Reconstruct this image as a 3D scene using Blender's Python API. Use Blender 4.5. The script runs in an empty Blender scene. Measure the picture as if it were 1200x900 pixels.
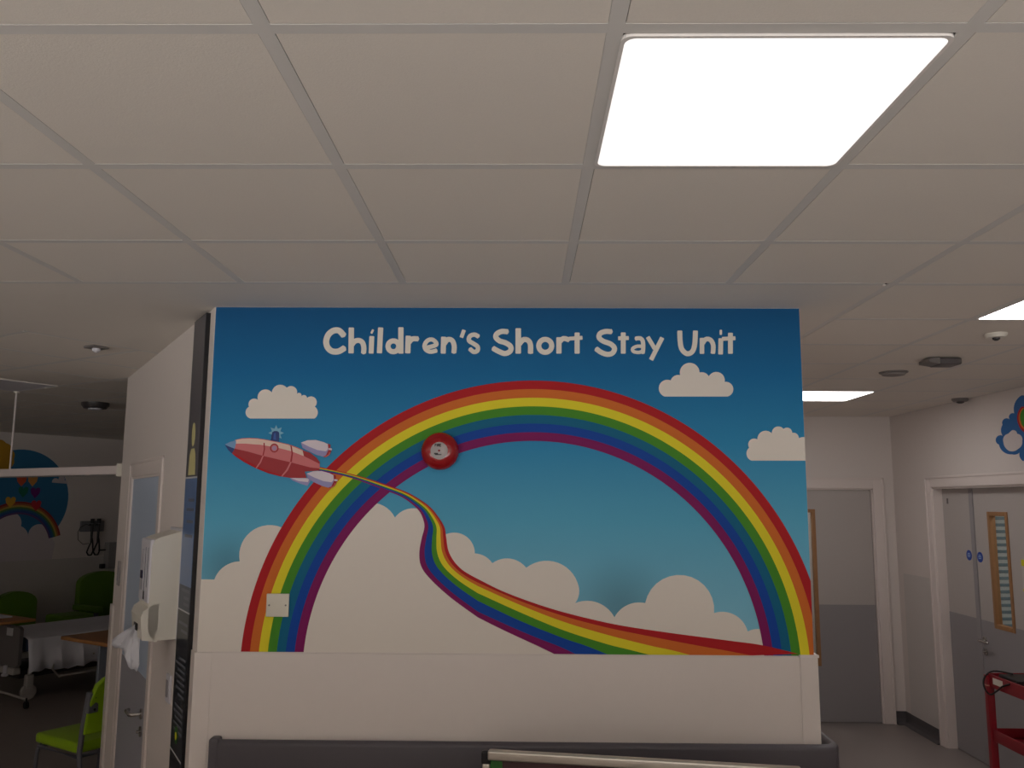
import bpy, bmesh, math, random
from mathutils import Vector, Matrix
from mathutils.geometry import tessellate_polygon
random.seed(7)
S = bpy.context.scene
COL = S.collection
PI = math.pi
FILL = 40  # strength of the light added at the unseen windows
# ------------------------------------------------------------------ camera geometry
F, CH, CZ = 990.0, 1.96, 2.76          # focal length in px of a 1200 px frame, camera height, ceiling height
def _basis():
    d = Vector(((612 - 600) / F, (450 - 587) / F, -1)).normalized()
    r = math.radians(0.2)
    up = Vector((math.sin(r), math.cos(r), 0)); up = (up - d * up.dot(d)).normalized()
    x = d.cross(up)
    return Matrix((x, d, up))
BAS = _basis()
def ray(u, v): return BAS @ Vector(((u - 600) / F, (450 - v) / F, -1))
CAM = Vector((0, 0, CH))
def onz(u, v, z): r = ray(u, v); return CAM + r * ((z - CH) / r.z)
def ony(u, v, y): r = ray(u, v); return CAM + r * (y / r.y)
def onx(u, v, x): r = ray(u, v); return CAM + r * (x / r.x)

cam = bpy.data.cameras.new('camera'); co = bpy.data.objects.new('camera', cam); COL.objects.link(co)
cam.sensor_width = 36; cam.lens = F * 36 / 1200; cam.clip_start = 0.05
co.matrix_world = Matrix.Translation(CAM) @ BAS.to_4x4()
S.camera = co
vs = S.view_settings
vs.view_transform = 'Standard'; vs.look = 'None'; vs.gamma = 1; vs.use_curve_mapping = False
vs.exposure = 0.0
w = bpy.data.worlds.new('world'); S.world = w; w.use_nodes = True
w.node_tree.nodes['Background'].inputs[0].default_value = (.5, .5, .55, 1)
w.node_tree.nodes['Background'].inputs[1].default_value = 0.02

# ------------------------------------------------------------------ materials
MATS = {}
def lin(c):
    return tuple(((x / 255) / 12.92 if x / 255 <= .04045 else ((x / 255 + .055) / 1.055) ** 2.4) for x in c)
def mat(name, rgb, rough=.6, metal=0, noise=0.03, scale=40, bump=0.0, spec=.4, trans=0, emit=0, coat=0, alpha=1):
    if name in MATS: return MATS[name]
    m = bpy.data.materials.new(name); m.use_nodes = True
    nt = m.node_tree; N = nt.nodes; L = nt.links
    p = N['Principled BSDF']
    c = lin(rgb)
    p.inputs['Roughness'].default_value = rough
    p.inputs['Metallic'].default_value = metal
    p.inputs['Specular IOR Level'].default_value = spec
    p.inputs['Transmission Weight'].default_value = trans
    p.inputs['Coat Weight'].default_value = coat
    p.inputs['Alpha'].default_value = alpha
    p.inputs['Base Color'].default_value = (*c, 1)
    if noise or bump:
        tc = N.new('ShaderNodeTexCoord'); nz = N.new('ShaderNodeTexNoise')
        nz.inputs['Scale'].default_value = scale; nz.inputs['Detail'].default_value = 4
        L.new(tc.outputs['Object'], nz.inputs['Vector'])
        if noise:
            mr = N.new('ShaderNodeMapRange'); mr.inputs['To Min'].default_value = 1 - noise; mr.inputs['To Max'].default_value = 1 + noise
            L.new(nz.outputs['Fac'], mr.inputs['Value'])
            mx = N.new('ShaderNodeVectorMath'); mx.operation = 'SCALE'; mx.inputs[0].default_value = c
            L.new(mr.outputs[0], mx.inputs['Scale']); L.new(mx.outputs[0], p.inputs['Base Color'])
        if bump:
            bp = N.new('ShaderNodeBump'); bp.inputs['Strength'].default_value = bump; bp.inputs['Distance'].default_value = .002
            L.new(nz.outputs['Fac'], bp.inputs['Height']); L.new(bp.outputs[0], p.inputs['Normal'])
    if emit:
        p.inputs['Emission Color'].default_value = (*c, 1); p.inputs['Emission Strength'].default_value = emit
    MATS[name] = m
    return m
WALL = mat('wall paint', (221, 212, 207), .7, noise=.02, scale=60, bump=.08)
CLAD = mat('white wall cladding sheet', (221, 212, 207), .42, noise=.015, scale=25)
WOODW = mat('white gloss paint', (226, 218, 214), .35, noise=.01)
TILE = mat('mineral ceiling tile', (230, 222, 213), .9, noise=.035, scale=260, bump=.25)
TBAR = mat('ceiling grid bar', (216, 212, 208), .6, noise=.01)
PLAST = mat('plasterboard ceiling', (226, 219, 211), .85, noise=.015, scale=12)
FLOOR = mat('grey vinyl floor', (140, 131, 127), .38, noise=.06, scale=220, bump=.05)
SKIRT = mat('dark grey coved skirting', (84, 80, 82), .5)
WHITE = mat('mural white', (224, 216, 207), .55, noise=.01)
DOORL = mat('light grey door laminate', (184, 177, 173), .42, noise=.02)
DOORD = mat('mid grey door protection', (150, 146, 148), .45, noise=.02)
ARCH = mat('door architrave paint', (226, 215, 210), .4, noise=.01)
GAP = mat('door gap', (30, 26, 26), .8)
OAK = mat('oak bead', (158, 116, 78), .5, noise=.12, scale=30)
CHROME = mat('satin steel', (196, 192, 188), .22, metal=1, noise=.01)
ALU = mat('brushed aluminium', (206, 200, 190), .33, metal=1, noise=.03, scale=120)
BLACK = mat('black plastic', (26, 24, 26), .4)
GREYP = mat('dark grey rail plastic', (82, 78, 84), .38, noise=.03, bump=.05, scale=120)
RED = mat('red painted steel', (140, 24, 38), .35, noise=.04)
REDG = mat('glossy red alarm plastic', (150, 10, 20), .14, noise=.02, coat=.5)
WPLAST = mat('white plastic', (226, 221, 210), .38, noise=.01)
WPLAST2 = mat('cool white plastic', (210, 208, 216), .4, noise=.01)
GREEN = mat('lime vinyl upholstery', (146, 186, 24), .36, noise=.04, scale=20)
GREEND = mat('green vinyl armchair', (92, 128, 34), .45, noise=.04, scale=20)
LEGM = mat('grey powder coated steel', (112, 112, 122), .4, metal=.3)
SHEET = mat('white bed sheet', (228, 228, 238), .8, noise=.03, scale=8, bump=.3)
BEDG = mat('bed grey plastic', (116, 112, 112), .5)
BEDW = mat('bed frame enamel', (176, 172, 168), .4)
TABW = mat('beech laminate', (184, 128, 78), .45, noise=.1, scale=12)
LEGB = mat('blue grey laminate leg', (136, 142, 156), .5)
NAVY = mat('sign navy', (30, 34, 44), .35, noise=.02)
DGREY = mat('sign charcoal', (90, 88, 94), .35, noise=.02)
SBLUE = mat('sign blue', (88, 118, 165), .3, noise=.02)
SGREEN = mat('sign green', (44, 100, 40), .4)
CREAM = mat('sign cream', (206, 198, 140), .5)
SWHITE = mat('sign white', (200, 200, 204), .5)
STEXT = mat('sign grey lettering', (112, 116, 126), .5)
BLUED = mat('blue disc', (18, 66, 160), .4)
YEL = mat('yellow notice', (214, 206, 40), .5)
SENS = mat('sensor grey', (118, 112, 110), .5)
LENS = mat('detector dark', (60, 56, 56), .4)
CLEARP = mat('thin clear polythene', (232, 232, 240), .3, noise=0, trans=.35)
def glass_mat():
    m = bpy.data.materials.new('pane glass'); m.use_nodes = True; nt = m.node_tree; nt.nodes.clear(); N = nt.nodes
    o = N.new('ShaderNodeOutputMaterial'); mx = N.new('ShaderNodeMixShader'); t = N.new('ShaderNodeBsdfTransparent'); g = N.new('ShaderNodeBsdfGlossy'); lw = N.new('ShaderNodeLayerWeight'); pw = N.new('ShaderNodeMath'); pw.operation = 'POWER'; pw.inputs[1].default_value = 5; f = N.new('ShaderNodeMath'); f.operation = 'MULTIPLY_ADD'; f.inputs[1].default_value = .9; f.inputs[2].default_value = .04; nt.links.new(lw.outputs['Facing'], pw.inputs[0]); nt.links.new(pw.outputs[0], f.inputs[0])
    t.inputs[0].default_value = (.93, .96, .95, 1); g.inputs['Roughness'].default_value = .03; pass
    nt.links.new(f.outputs[0], mx.inputs[0]); nt.links.new(t.outputs[0], mx.inputs[1]); nt.links.new(g.outputs[0], mx.inputs[2]); nt.links.new(mx.outputs[0], o.inputs[0]); return m
GLASS = glass_mat()
OFFLIGHT = mat('unlit light diffuser', (222, 220, 228), .5)
# rainbow inks
RB = [mat('ink red', (176, 26, 34), .6, noise=.01, spec=.2), mat('ink orange', (208, 108, 42), .6, noise=.01, spec=.2), mat('ink yellow', (226, 212, 44), .6, noise=.01, spec=.2),
      mat('ink green', (70, 140, 38), .6, noise=.01, spec=.2), mat('ink teal', (8, 100, 136), .6, noise=.01, spec=.2), mat('ink blue', (10, 68, 160), .6, noise=.01, spec=.2),
      mat('ink purple', (126, 18, 92), .6, noise=.01, spec=.2)]
def emis(name, rgb, s):
    m = bpy.data.materials.new(name); m.use_nodes = True
    nt = m.node_tree; nt.nodes.clear(); o = nt.nodes.new('ShaderNodeOutputMaterial'); e = nt.nodes.new('ShaderNodeEmission')
    e.inputs[0].default_value = (*rgb, 1); e.inputs[1].default_value = s; nt.links.new(e.outputs[0], o.inputs[0]); return m
LIT = emis('lit diffuser', (1, .95, .915), 1.15)
LITC = emis('lit corridor diffuser', (1, .95, .925), 9.0)
LITR = mat('light frame white', (232, 226, 222), .4, noise=0)
def sky_mat():
    m = bpy.data.materials.new('printed sky'); m.use_nodes = True
    nt = m.node_tree; N = nt.nodes; L = nt.links; p = N['Principled BSDF']; p.inputs['Roughness'].default_value = .6; p.inputs['Specular IOR Level'].default_value = .2
    tc = N.new('ShaderNodeTexCoord'); sp = N.new('ShaderNodeSeparateXYZ'); L.new(tc.outputs['Object'], sp.inputs[0])
    mr = N.new('ShaderNodeMapRange'); mr.inputs['From Min'].default_value = 1.5; mr.inputs['From Max'].default_value = 2.76
    L.new(sp.outputs['Z'], mr.inputs['Value'])
    cr = N.new('ShaderNodeValToRGB'); e = cr.color_ramp.elements
    e[0].position = 0; e[0].color = (*lin((128, 192, 218)), 1)
    e[1].position = 1; e[1].color = (*lin((4, 78, 128)), 1)
    for pos, c in ((.3, (88, 170, 204)), (.55, (44, 136, 184)), (.78, (14, 104, 158))):
        k = e.new(pos); k.color = (*lin(c), 1)
    L.new(mr.outputs[0], cr.inputs[0])
    last = cr.outputs[0]
    for (u, v, rad, a) in ((727, 716, .26, .38), (268, 668, .20, .35), (320, 487, .26, .0)):   # the soft printed shadows behind the clouds
        if not a: continue
        q = ony(u, v, 3.455)
        dv = N.new('ShaderNodeVectorMath'); dv.operation = 'DISTANCE'; dv.inputs[1].default_value = q; L.new(tc.outputs['Object'], dv.inputs[0])
        r2 = N.new('ShaderNodeMapRange'); r2.interpolation_type = 'SMOOTHSTEP'; r2.inputs['From Max'].default_value = rad; r2.inputs['To Min'].default_value = 1 - a; r2.inputs['To Max'].default_value = 1
        L.new(dv.outputs['Value'], r2.inputs['Value'])
        sc = N.new('ShaderNodeVectorMath'); sc.operation = 'SCALE'; L.new(last, sc.inputs[0]); L.new(r2.outputs[0], sc.inputs['Scale']); last = sc.outputs[0]
    L.new(last, p.inputs['Base Color'])
    return m
SKY = sky_mat()

# ------------------------------------------------------------------ mesh helpers
class MB:
    """collects shapes with material slots and links them as one mesh object"""
    def __init__(s): s.bm = bmesh.new(); s.mats = []
    def mi(s, m):
        if m not in s.mats: s.mats.append(m)
        return s.mats.index(m)
    def faces(s, vs, fs, m, smooth=False):
        V = [s.bm.verts.new(v) for v in vs]; k = s.mi(m)
        for f in fs:
            try:
                q = s.bm.faces.new([V[i] for i in f]); q.material_index = k; q.smooth = smooth
            except ValueError: pass
        return V
    def box(s, lo, hi, m, bev=0, M=None):
        t = bmesh.new(); bmesh.ops.create_cube(t, size=1)
        for v in t.verts: v.co = Vector(((lo[0] + hi[0]) / 2 + v.co.x * (hi[0] - lo[0]), (lo[1] + hi[1]) / 2 + v.co.y * (hi[1] - lo[1]), (lo[2] + hi[2]) / 2 + v.co.z * (hi[2] - lo[2])))
        if bev: bmesh.ops.bevel(t, geom=t.edges[:], offset=bev, segments=3, affect='EDGES', profile=.6)
        s.merge(t, m, M, smooth=bool(bev)); return s
    def merge(s, t, m, M=None, smooth=False):
        if M is not None: bmesh.ops.transform(t, matrix=M, verts=t.verts[:])
        t.verts.index_update()
        s.faces([v.co.copy() for v in t.verts], [[v.index for v in f.verts] for f in t.faces], m, smooth); t.free()
    def tube(s, pts, r, m, n=10, closed=False, M=None, sq=None):
        pts = [Vector(p) for p in pts]
        if M is not None: pts = [M @ p for p in pts]
        rr = r if isinstance(r, (list, tuple)) else [r] * len(pts)
        rings = []; prev = None
        for i, p in enumerate(pts):
            a = pts[max(i - 1, 0)]; b = pts[min(i + 1, len(pts) - 1)]
            if closed: a = pts[i - 1]; b = pts[(i + 1) % len(pts)]
            d = (b - a).normalized()
            if prev is None:
                x = d.cross(Vector((0, 0, 1)));
                if x.length < .05: x = d.cross(Vector((0, 1, 0)))
            else: x = prev - d * prev.dot(d)
            x.normalize(); prev = x; y = d.cross(x)
            rings.append([p + (x * math.cos(2 * PI * k / n) + y * math.sin(2 * PI * k / n)) * rr[i] for k in range(n)])
        vs = [v for g in rings for v in g]; fs = []
        R = len(rings)
        for i in range(R if closed else R - 1):
            for k in range(n):
                j = (i + 1) % R
                fs.append((i * n + k, i * n + (k + 1) % n, j * n + (k + 1) % n, j * n + k))
        if not closed: fs += [tuple(range(n))[::-1], tuple((R - 1) * n + k for k in range(n))]
        s.faces(vs, fs, m, True); return s
    def lathe(s, prof, m, n=32, M=None):
        """prof: (radius, z) pairs about local z"""
        vs = []; fs = []
        for r, z in prof:
            for k in range(n): vs.append(Vector((r * math.cos(2 * PI * k / n), r * math.sin(2 * PI * k / n), z)))
        P = len(prof)
        for i in range(P - 1):
            for k in range(n): fs.append((i * n + k, i * n + (k + 1) % n, (i + 1) * n + (k + 1) % n, (i + 1) * n + k))
        fs += [tuple(range(n))[::-1], tuple((P - 1) * n + k for k in range(n))]
        if M is not None: vs = [M @ v for v in vs]
        s.faces(vs, fs, m, True); return s
    def prism(s, poly, z0, z1, m, M=None):
        n = len(poly)
        tri = tessellate_polygon([[Vector((p[0], p[1], 0)) for p in poly]])
        vs = [Vector((p[0], p[1], z0)) for p in poly] + [Vector((p[0], p[1], z1)) for p in poly]
        fs = [t for t in tri] + [tuple(i + n for i in t) for t in tri] + [(i, (i + 1) % n, (i + 1) % n + n, i + n) for i in range(n)]
        if M is not None: vs = [M @ v for v in vs]
        s.faces(vs, fs, m); return s
    def build(s, name, parent=None, keep=False):
        bmesh.ops.recalc_face_normals(s.bm, faces=s.bm.faces[:])
        me = bpy.data.meshes.new(name); s.bm.to_mesh(me); s.bm.free()
        for m in s.mats: me.materials.append(m)
        o = bpy.data.objects.new(name, me); COL.objects.link(o)
        if any(p.use_smooth for p in me.polygons):
            try:
                me.set_sharp_from_angle(angle=math.radians(38))
            except Exception: pass
        if parent:
            o.parent = parent
            if keep: o.matrix_parent_inverse = parent.matrix_world.inverted()
        return o
def tag(o, label=None, cat=None, group=None, kind=None):
    if label: o['label'] = label
    if cat: o['category'] = cat
    if group: o['group'] = group
    if kind: o['kind'] = kind
    return o
def empty(name, loc=(0, 0, 0), rz=0, label=None, cat=None, group=None, kind=None, M=None):
    o = bpy.data.objects.new(name, None); COL.objects.link(o); o.empty_display_size = .1
    if M is not None: o.matrix_world = M
    else: o.location = loc; o.rotation_euler = (0, 0, rz)
    return tag(o, label, cat, group, kind)
def dup(o, parent=None):
    c = o.copy(); COL.objects.link(c); c.parent = parent
    for ch in list(o.children): dup(ch, c)
    return c
def frame(origin, xaxis, yaxis=None, z=Vector((0, 0, 1))):
    """matrix whose x runs along xaxis (horizontal), z up"""
    x = Vector((xaxis[0], xaxis[1], 0)).normalized(); y = Vector((0, 0, 1)).cross(x)
    M = Matrix(((x.x, y.x, 0, origin[0]), (x.y, y.y, 0, origin[1]), (0, 0, 1, origin[2] if len(origin) > 2 else 0), (0, 0, 0, 1)))
    return M
def clip(poly, n, d):
    """keep the part of a 2-D polygon where p.n <= d"""
    out = []
    for i in range(len(poly)):
        a = poly[i]; b = poly[(i + 1) % len(poly)]
        da = a[0] * n[0] + a[1] * n[1] - d; db = b[0] * n[0] + b[1] * n[1] - d
        if da <= 0: out.append(a)
        if da * db < 0:
            t = da / (da - db); out.append((a[0] + (b[0] - a[0]) * t, a[1] + (b[1] - a[1]) * t))
    return out
# ------------------------------------------------------------------ plan of the place
YW = 3.455; XL, XR = -1.29, 1.15
P0 = Vector((XL, YW)); P1 = Vector((-2.638, 5.557))
SD = (P1 - P0).normalized(); SN = Vector((-SD.y, SD.x)) * 1.0     # along the splayed wall / out of it towards the viewer
if SN.dot(Vector((-1, -1))) < 0: SN = -SN
A = Vector((.85, -.527)); Bv = Vector((.527, .85))
def AB(a, b): v = A * a + Bv * b; return (v.x, v.y)
XE, YE = 3.45, 7.95
def wallseg(name, p, q, z0=0, z1=CZ, m=WALL, th=.1, side=1):
    """wall slab, its visible face on the line p-q, thickness to the right of p->q"""
    p = Vector(p[:2]); q = Vector(q[:2]); d = (q - p).normalized(); n = Vector((d.y, -d.x)) * th * side
    b = MB(); b.prism([p, q, q + n, p + n], z0, z1, m); return tag(b.build(name), kind='structure')
b = MB(); b.box((-8.6, -3.2, -.1), (3.8, 14, 0), FLOOR); tag(b.build('floor'), kind='structure')
# the mural block is one solid: front wall, splayed wall, bay side and corridor side
C2 = AB(-5.17, 8.5); BK1 = AB(-10.75, 8.5); BK0 = AB(-10.75, 1.5)
b = MB(); b.prism([(XR, YW), (XL, YW), (XL + .0, YW + .25), (XR, YW + .25)], 0, CZ, WALL); tag(b.build('wall_front'), kind='structure')
# splayed wall with a door opening  (s .10 .. )
def SP(s, n=0.0): v = P0 + SD * s + SN * n; return (v.x, v.y)
DS0, DS1, DZ = 1.06, 1.98, 2.09
b = MB()
for s0, s1, z0, z1 in ((0, DS0, 0, CZ), (DS1, 2.497, 0, CZ), (DS0, DS1, DZ, CZ)):
    b.prism([SP(s0), SP(s1), SP(s1, -.12), SP(s0, -.12)], z0, z1, WALL)
tag(b.build('wall_left'), kind='structure')
wallseg('wall_bay_side', P1, C2, side=1)
wallseg('wall_bay_end', C2, BK1, side=1)
wallseg('wall_back', BK0, BK1, side=-1)
wallseg('wall_far_left', (-8.35, -3), BK0, side=-1)
b = MB(); WX = [(-7.6, -5.0), (-4.4, -1.8), (-1.2, 1.4), (1.7, 3.1)]
b.box((-8.35, -3.12, 0), (XE, -3, .75), WALL); b.box((-8.35, -3.12, 2.60), (XE, -3, CZ), WALL)
xe = [-8.35] + [x for p in WX for x in p] + [XE]
for i in range(0, len(xe), 2): b.box((xe[i], -3.12, .75), (xe[i + 1], -3, 2.60), WALL)
tag(b.build('wall_behind'), kind='structure')
for i, (x0, x1) in enumerate(WX):            # unseen windows added behind the viewer, lamps tilted up to brighten the ceiling
    q = MB()
    for a in ((x0, .75, x0 + .06, 2.6), (x1 - .06, .75, x1, 2.6), (x0, .75, x1, .81), (x0, 2.54, x1, 2.6), ((x0 + x1) / 2 - .03, .75, (x0 + x1) / 2 + .03, 2.6)): q.box((a[0], -3.10, a[1]), (a[2], -3.04, a[3]), WOODW)
    q.build('window_%d' % (i + 1)); o = COL.objects['window_%d' % (i + 1)]; o['kind'] = 'structure'
    ld = bpy.data.lights.new('added_daylight', 'AREA'); ld.shape = 'RECTANGLE'; ld.size = x1 - x0; ld.size_y = 1.8; ld.energy = FILL * (x1 - x0); ld.color = (1, .985, .95)
    lo = bpy.data.objects.new('added_daylight', ld); COL.objects.link(lo); lo.location = ((x0 + x1) / 2, -3.25, 1.55); lo.rotation_euler = (math.radians(145), 0, 0); ld.spread = math.radians(120)
# corridor: side of the block, end wall with door opening, right wall with double door opening
wallseg('wall_corridor_side', (XR, YW + .25), (XR, YE), side=-1, th=.12)
EX0, EX1, EZ = 2.33, 3.25, 2.09
b = MB()
for x0, x1, z0, z1 in ((XR, EX0, 0, CZ), (EX1, XE + .1, 0, CZ), (EX0, EX1, EZ, CZ)):
    b.box((x0, YE, z0), (x1, YE + .12, z1), WALL)
tag(b.build('wall_end'), kind='structure')
RY0, RY1, RZ = 5.62, 7.20, 2.09
b = MB()
for y0, y1, z0, z1 in ((-3, RY0, 0, CZ), (RY1, YE, 0, CZ), (RY0, RY1, RZ, CZ)):
    b.box((XE, y0, z0), (XE + .16, y1, z1), WALL)
tag(b.build('wall_right'), kind='structure')
# small room behind the double door so the vision panel looks into something
b = MB(); b.box((XE + 1.6, 5.0, 0), (XE + 1.7, 8.0, CZ), WALL); b.box((XE + .16, 4.9, 0), (XE + 1.7, 5.0, CZ), WALL); b.box((XE + .16, 8.0, 0), (XE + 1.7, 8.1, CZ), WALL)
b.box((XE + .16, 4.9, CZ - .1), (XE + 1.7, 8.1, CZ), PLAST); b.box((XE + .16, 4.9, -.1), (XE + 1.7, 8.1, 0), FLOOR)
tag(b.build('wall_side_room'), kind='structure')
# ------------------------------------------------------------------ ceiling
b = MB()
ZB = CZ + .004
b.prism([(-8.5, -3.1), (XE + .1, -3.1), (XE + .1, YE + .1), (XR, YE + .1), (XR, 14), (-8.5, 14)], ZB, ZB + .05, mat('ceiling tile gap', (70, 64, 62), .9))
G = .0160; BW = .0145; ZT = CZ + .0002
def bar(poly, cuts=()):
    for n_, d_ in cuts:
        if len(poly) > 2: poly = clip(poly, n_, d_)
    if len(poly) > 2: b.prism(poly, CZ, ZB + .001, TBAR)
xs = [.157 + .603 * k for k in range(-14, 6)] + [XE]
xs = [-8.35] + [x for x in xs if -8.35 < x < XE - .05] + [XE]
ys = [3.06, 2.552] + [2.552 - .602 * k for k in range(1, 10)]
lights = [(.157, .760, 1.352, 1.957), (1.966, 2.569, 3.06, 3.665), (1.966, 2.569, 6.085, 6.69)]
added_behind = [(-2.255, -1.652, .735, 1.34), (.157, .760, -1.685, -1.08), (-2.255, -1.652, -1.685, -1.08), (2.569, 3.172, -.475, .13)]  # unseen panels added for ceiling brightness; a left one fits the bell highlight
allL = lights + added_behind
def cell(x0, x1, y0, y1):
    cx, cy = (x0 + x1) / 2, (y0 + y1) / 2
    for l in allL:
        if l[0] < cx < l[1] and l[2] < cy < l[3]: return
    b.prism([(x0 + G, y0 + .0147), (x1 - .0150, y0 + .0147), (x1 - .0150, y1 - .0168), (x0 + G, y1 - .0168)], ZT, ZB + .002, TILE)
for i in range(len(xs) - 1):
    for j in range(len(ys) - 1): cell(xs[i], xs[i + 1], ys[j + 1], ys[j])
for x in xs: bar([(x - BW, ys[-1]), (x + BW, ys[-1]), (x + BW, 3.06 - BW), (x - BW, 3.06 - BW)])
def cross(X, y):
    for i in range(len(X) - 1): bar([(X[i] + BW, y - BW), (X[i + 1] - BW, y - BW), (X[i + 1] - BW, y + BW), (X[i] + BW, y + BW)])
for y in ys[1:]: cross(xs, y)
cross([-8.35 - BW] + [1.363 - BW], 3.06)
xr = [1.363, 1.966, 2.569, 3.172, XE]; yr = [3.06 + .605 * k for k in range(9)]; yr[-1] = YE
for i in range(len(xr) - 1):
    for j in range(len(yr) - 1): cell(xr[i], xr[i + 1], yr[j], yr[j + 1])
for x in xr: bar([(x - BW, 3.06 - BW), (x + BW, 3.06 - BW), (x + BW, YE), (x - BW, YE)])
for y in yr: cross(xr, y)
# plasterboard margins round the mural block
b.prism([(XL, 3.06 + BW), (1.363 - BW, 3.06 + BW), (1.363 - BW, YE), (XR, YE), (XR, YW), (XL, YW)], CZ, ZB + .002, PLAST)
C0 = AB(-4.14, 2.12); C1 = AB(-4.14, 2.69)
b.prism([(XL, 3.06 + BW), (XL, YW), AB(-4.14 + BW, 2.95), AB(-4.14 + BW, 2.12 - BW), AB(-10.75, 2.12 - BW), BK0, (-8.35, 3.06 + BW)], CZ, ZB + .002, PLAST)
# diagonal grid over the bay
spn = (-SN.x, -SN.y); spd = -(P0.x * SN.x + P0.y * SN.y)
av = [-4.14 - .605 * k for k in range(11)] + [-10.75]; bvv = [2.12 + .605 * k for k in range(11)] + [8.5]
for i in range(len(av) - 1):
    for j in range(len(bvv) - 1):
        a1, a0 = av[i], av[i + 1]; b0, b1 = bvv[j], bvv[j + 1]
        if i == 3 and j == 1: continue          # the unlit light sits here
        if b0 > 3.2 and a0 > -5.25: continue
        poly = [AB(a0 + G * 1.15, b0 + G * 1.15), AB(a1 - G * 1.15, b0 + G * 1.15), AB(a1 - G * 1.15, b1 - G * 1.15), AB(a0 + G * 1.15, b1 - G * 1.15)]
        if b0 > 3.2: poly = clip(poly, (A.x, A.y), -5.17)
        else: poly = clip(poly, spn, spd)
        if len(poly) > 2: b.prism(poly, ZT, ZB + .002, TILE)
def lineab(p, q, o): 
    P, Q = Vector(p), Vector(q); d_ = (Q - P).normalized(); n_ = Vector((-d_.y, d_.x)) * BW
    for lo_, hi_, cuts in ((0, 1, ()),):
        poly = [tuple(P - n_), tuple(Q - n_), tuple(Q + n_), tuple(P + n_)]
        bar(clip(poly, (Bv.x, Bv.y), 3.33), [(spn, spd)]); bar(clip(poly, (-Bv.x, -Bv.y), -3.33), [((A.x, A.y), -5.17)])
for a_ in av: lineab(AB(a_, 2.12), AB(a_, 8.5), 0)
for c_ in bvv:
    for i in range(len(av) - 1): lineab(AB(av[i + 1] + BW, c_), AB(av[i] - BW, c_), 0)
tag(b.build('ceiling'), kind='structure')
# ------------------------------------------------------------------ ceiling lights
def rrect(x0, x1, y0, y1, r, n=5):
    P = []
    for cx, cy, a in ((x1 - r, y1 - r, 0), (x0 + r, y1 - r, PI / 2), (x0 + r, y0 + r, PI), (x1 - r, y0 + r, 1.5 * PI)):
        for k in range(n + 1): P.append((cx + r * math.cos(a + PI / 2 * k / n), cy + r * math.sin(a + PI / 2 * k / n)))
    return P
def ring(mb, outer, inner, z0, z1, m):
    n = len(outer)
    vs = [(*p, z) for z in (z0, z1) for p in outer] + [(*p, z) for z in (z0, z1) for p in inner]
    fs = []
    for i in range(n):
        j = (i + 1) % n
        fs += [(i, j, j + n, i + n), (i + 2 * n, j + 2 * n, j + 3 * n, i + 3 * n), (i, j, j + 2 * n, i + 2 * n), (i + n, j + n, j + 3 * n, i + 3 * n)]
    mb.faces(vs, fs, m)
def ceiling_light(loc, rz, label, group, lit=True, LIT=LIT):
    t = empty('ceiling_light', loc, rz, label, 'ceiling light', group)
    h = .289
    f = MB(); ring(f, rrect(-h, h, -h, h, .02), rrect(-h + .007, h - .007, -h + .007, h - .007, .020), -.004, .012, LITR); f.build('frame', t)
    d = MB(); d.prism(rrect(-h + .007, h - .007, -h + .007, h - .007, .020), -.003, .008, LIT if lit else OFFLIGHT); d.build('diffuser', t)
    return t
labs = ['large square lit panel in the ceiling in front of the mural', 'square lit ceiling panel cut off by the right edge of the photo', 'thin sliver of lit ceiling panel beside the mural, near the corridor end']
for i, (l, s) in enumerate(zip(lights, labs)): ceiling_light(((l[0] + l[1]) / 2, (l[2] + l[3]) / 2, CZ), 0, s, 'lit ceiling panels', True, LITC if i else LIT)
for l in added_behind: ceiling_light(((l[0] + l[1]) / 2, (l[2] + l[3]) / 2, CZ), 0, 'square lit ceiling panel added behind the viewer', 'added ceiling panels out of view')
pa = AB((av[3] + av[4]) / 2, (bvv[1] + bvv[2]) / 2)
ceiling_light((*pa, CZ), math.atan2(A.y, A.x), 'unlit grey panel in the dark bay ceiling', None, lit=False)

# ceiling fittings
def disc_fit(name, loc, r, h, m1, m2, label, cat, part='lens', rl=.5):
    t = empty(name, loc, 0, label, cat)
    f = MB(); f.lathe([(r, 0), (r * .98, -h * .5), (r * .8, -h)], m1); f.build('housing', t)
    d = MB(); d.lathe([(r * rl, -h + .001), (r * rl * .9, -h - .008), (r * rl * .4, -h - .014)], m2); d.build(part, t)
    return t
p = onz(1047, 436, CZ); disc_fit('ceiling_speaker', p, .085, .012, SENS, mat('speaker grille', (140, 134, 132), .7), 'round flat grille on the corridor ceiling left of the dark sensor', 'speaker', 'grille', .85)
p = onz(1167, 391, CZ); disc_fit('smoke_detector', p, .05, .02, WPLAST, LENS, 'small white round detector on the ceiling near the right lit panel', 'smoke detector', rl=.35)
p = onz(1125, 467, CZ); disc_fit('smoke_detector', p, .06, .025, SENS, LENS, 'small grey detector on the corridor ceiling close to the right wall', 'smoke detector')
p = onz(112, 472, CZ); disc_fit('smoke_detector', p, .11, .05, LENS, WPLAST2, 'dark ringed detector on the dark bay ceiling', 'smoke detector')
p = onz(113, 406, CZ)
t = empty('motion_sensor', p, math.atan2(A.y, A.x), 'small square sensor on the bay ceiling near the splayed wall', 'sensor')
f = MB(); f.box((-.045, -.045, -.012), (.045, .045, 0), SENS, .004); f.build('housing', t)
f = MB(); f.lathe([(.022, -.011), (.02, -.025), (.008, -.033)], WPLAST2, 16); f.build('lens', t)
p = onz(1101, 420, CZ)
t = empty('ceiling_sensor', (p.x, p.y, CZ), 0, 'dark grey boxy sensor hanging from the corridor ceiling', 'sensor')
f = MB(); f.box((-.03, -.06, -.042), (.095, .07, -.004), mat('sensor dark', (84, 80, 82), .5), .012); f.build('body', t)
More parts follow.
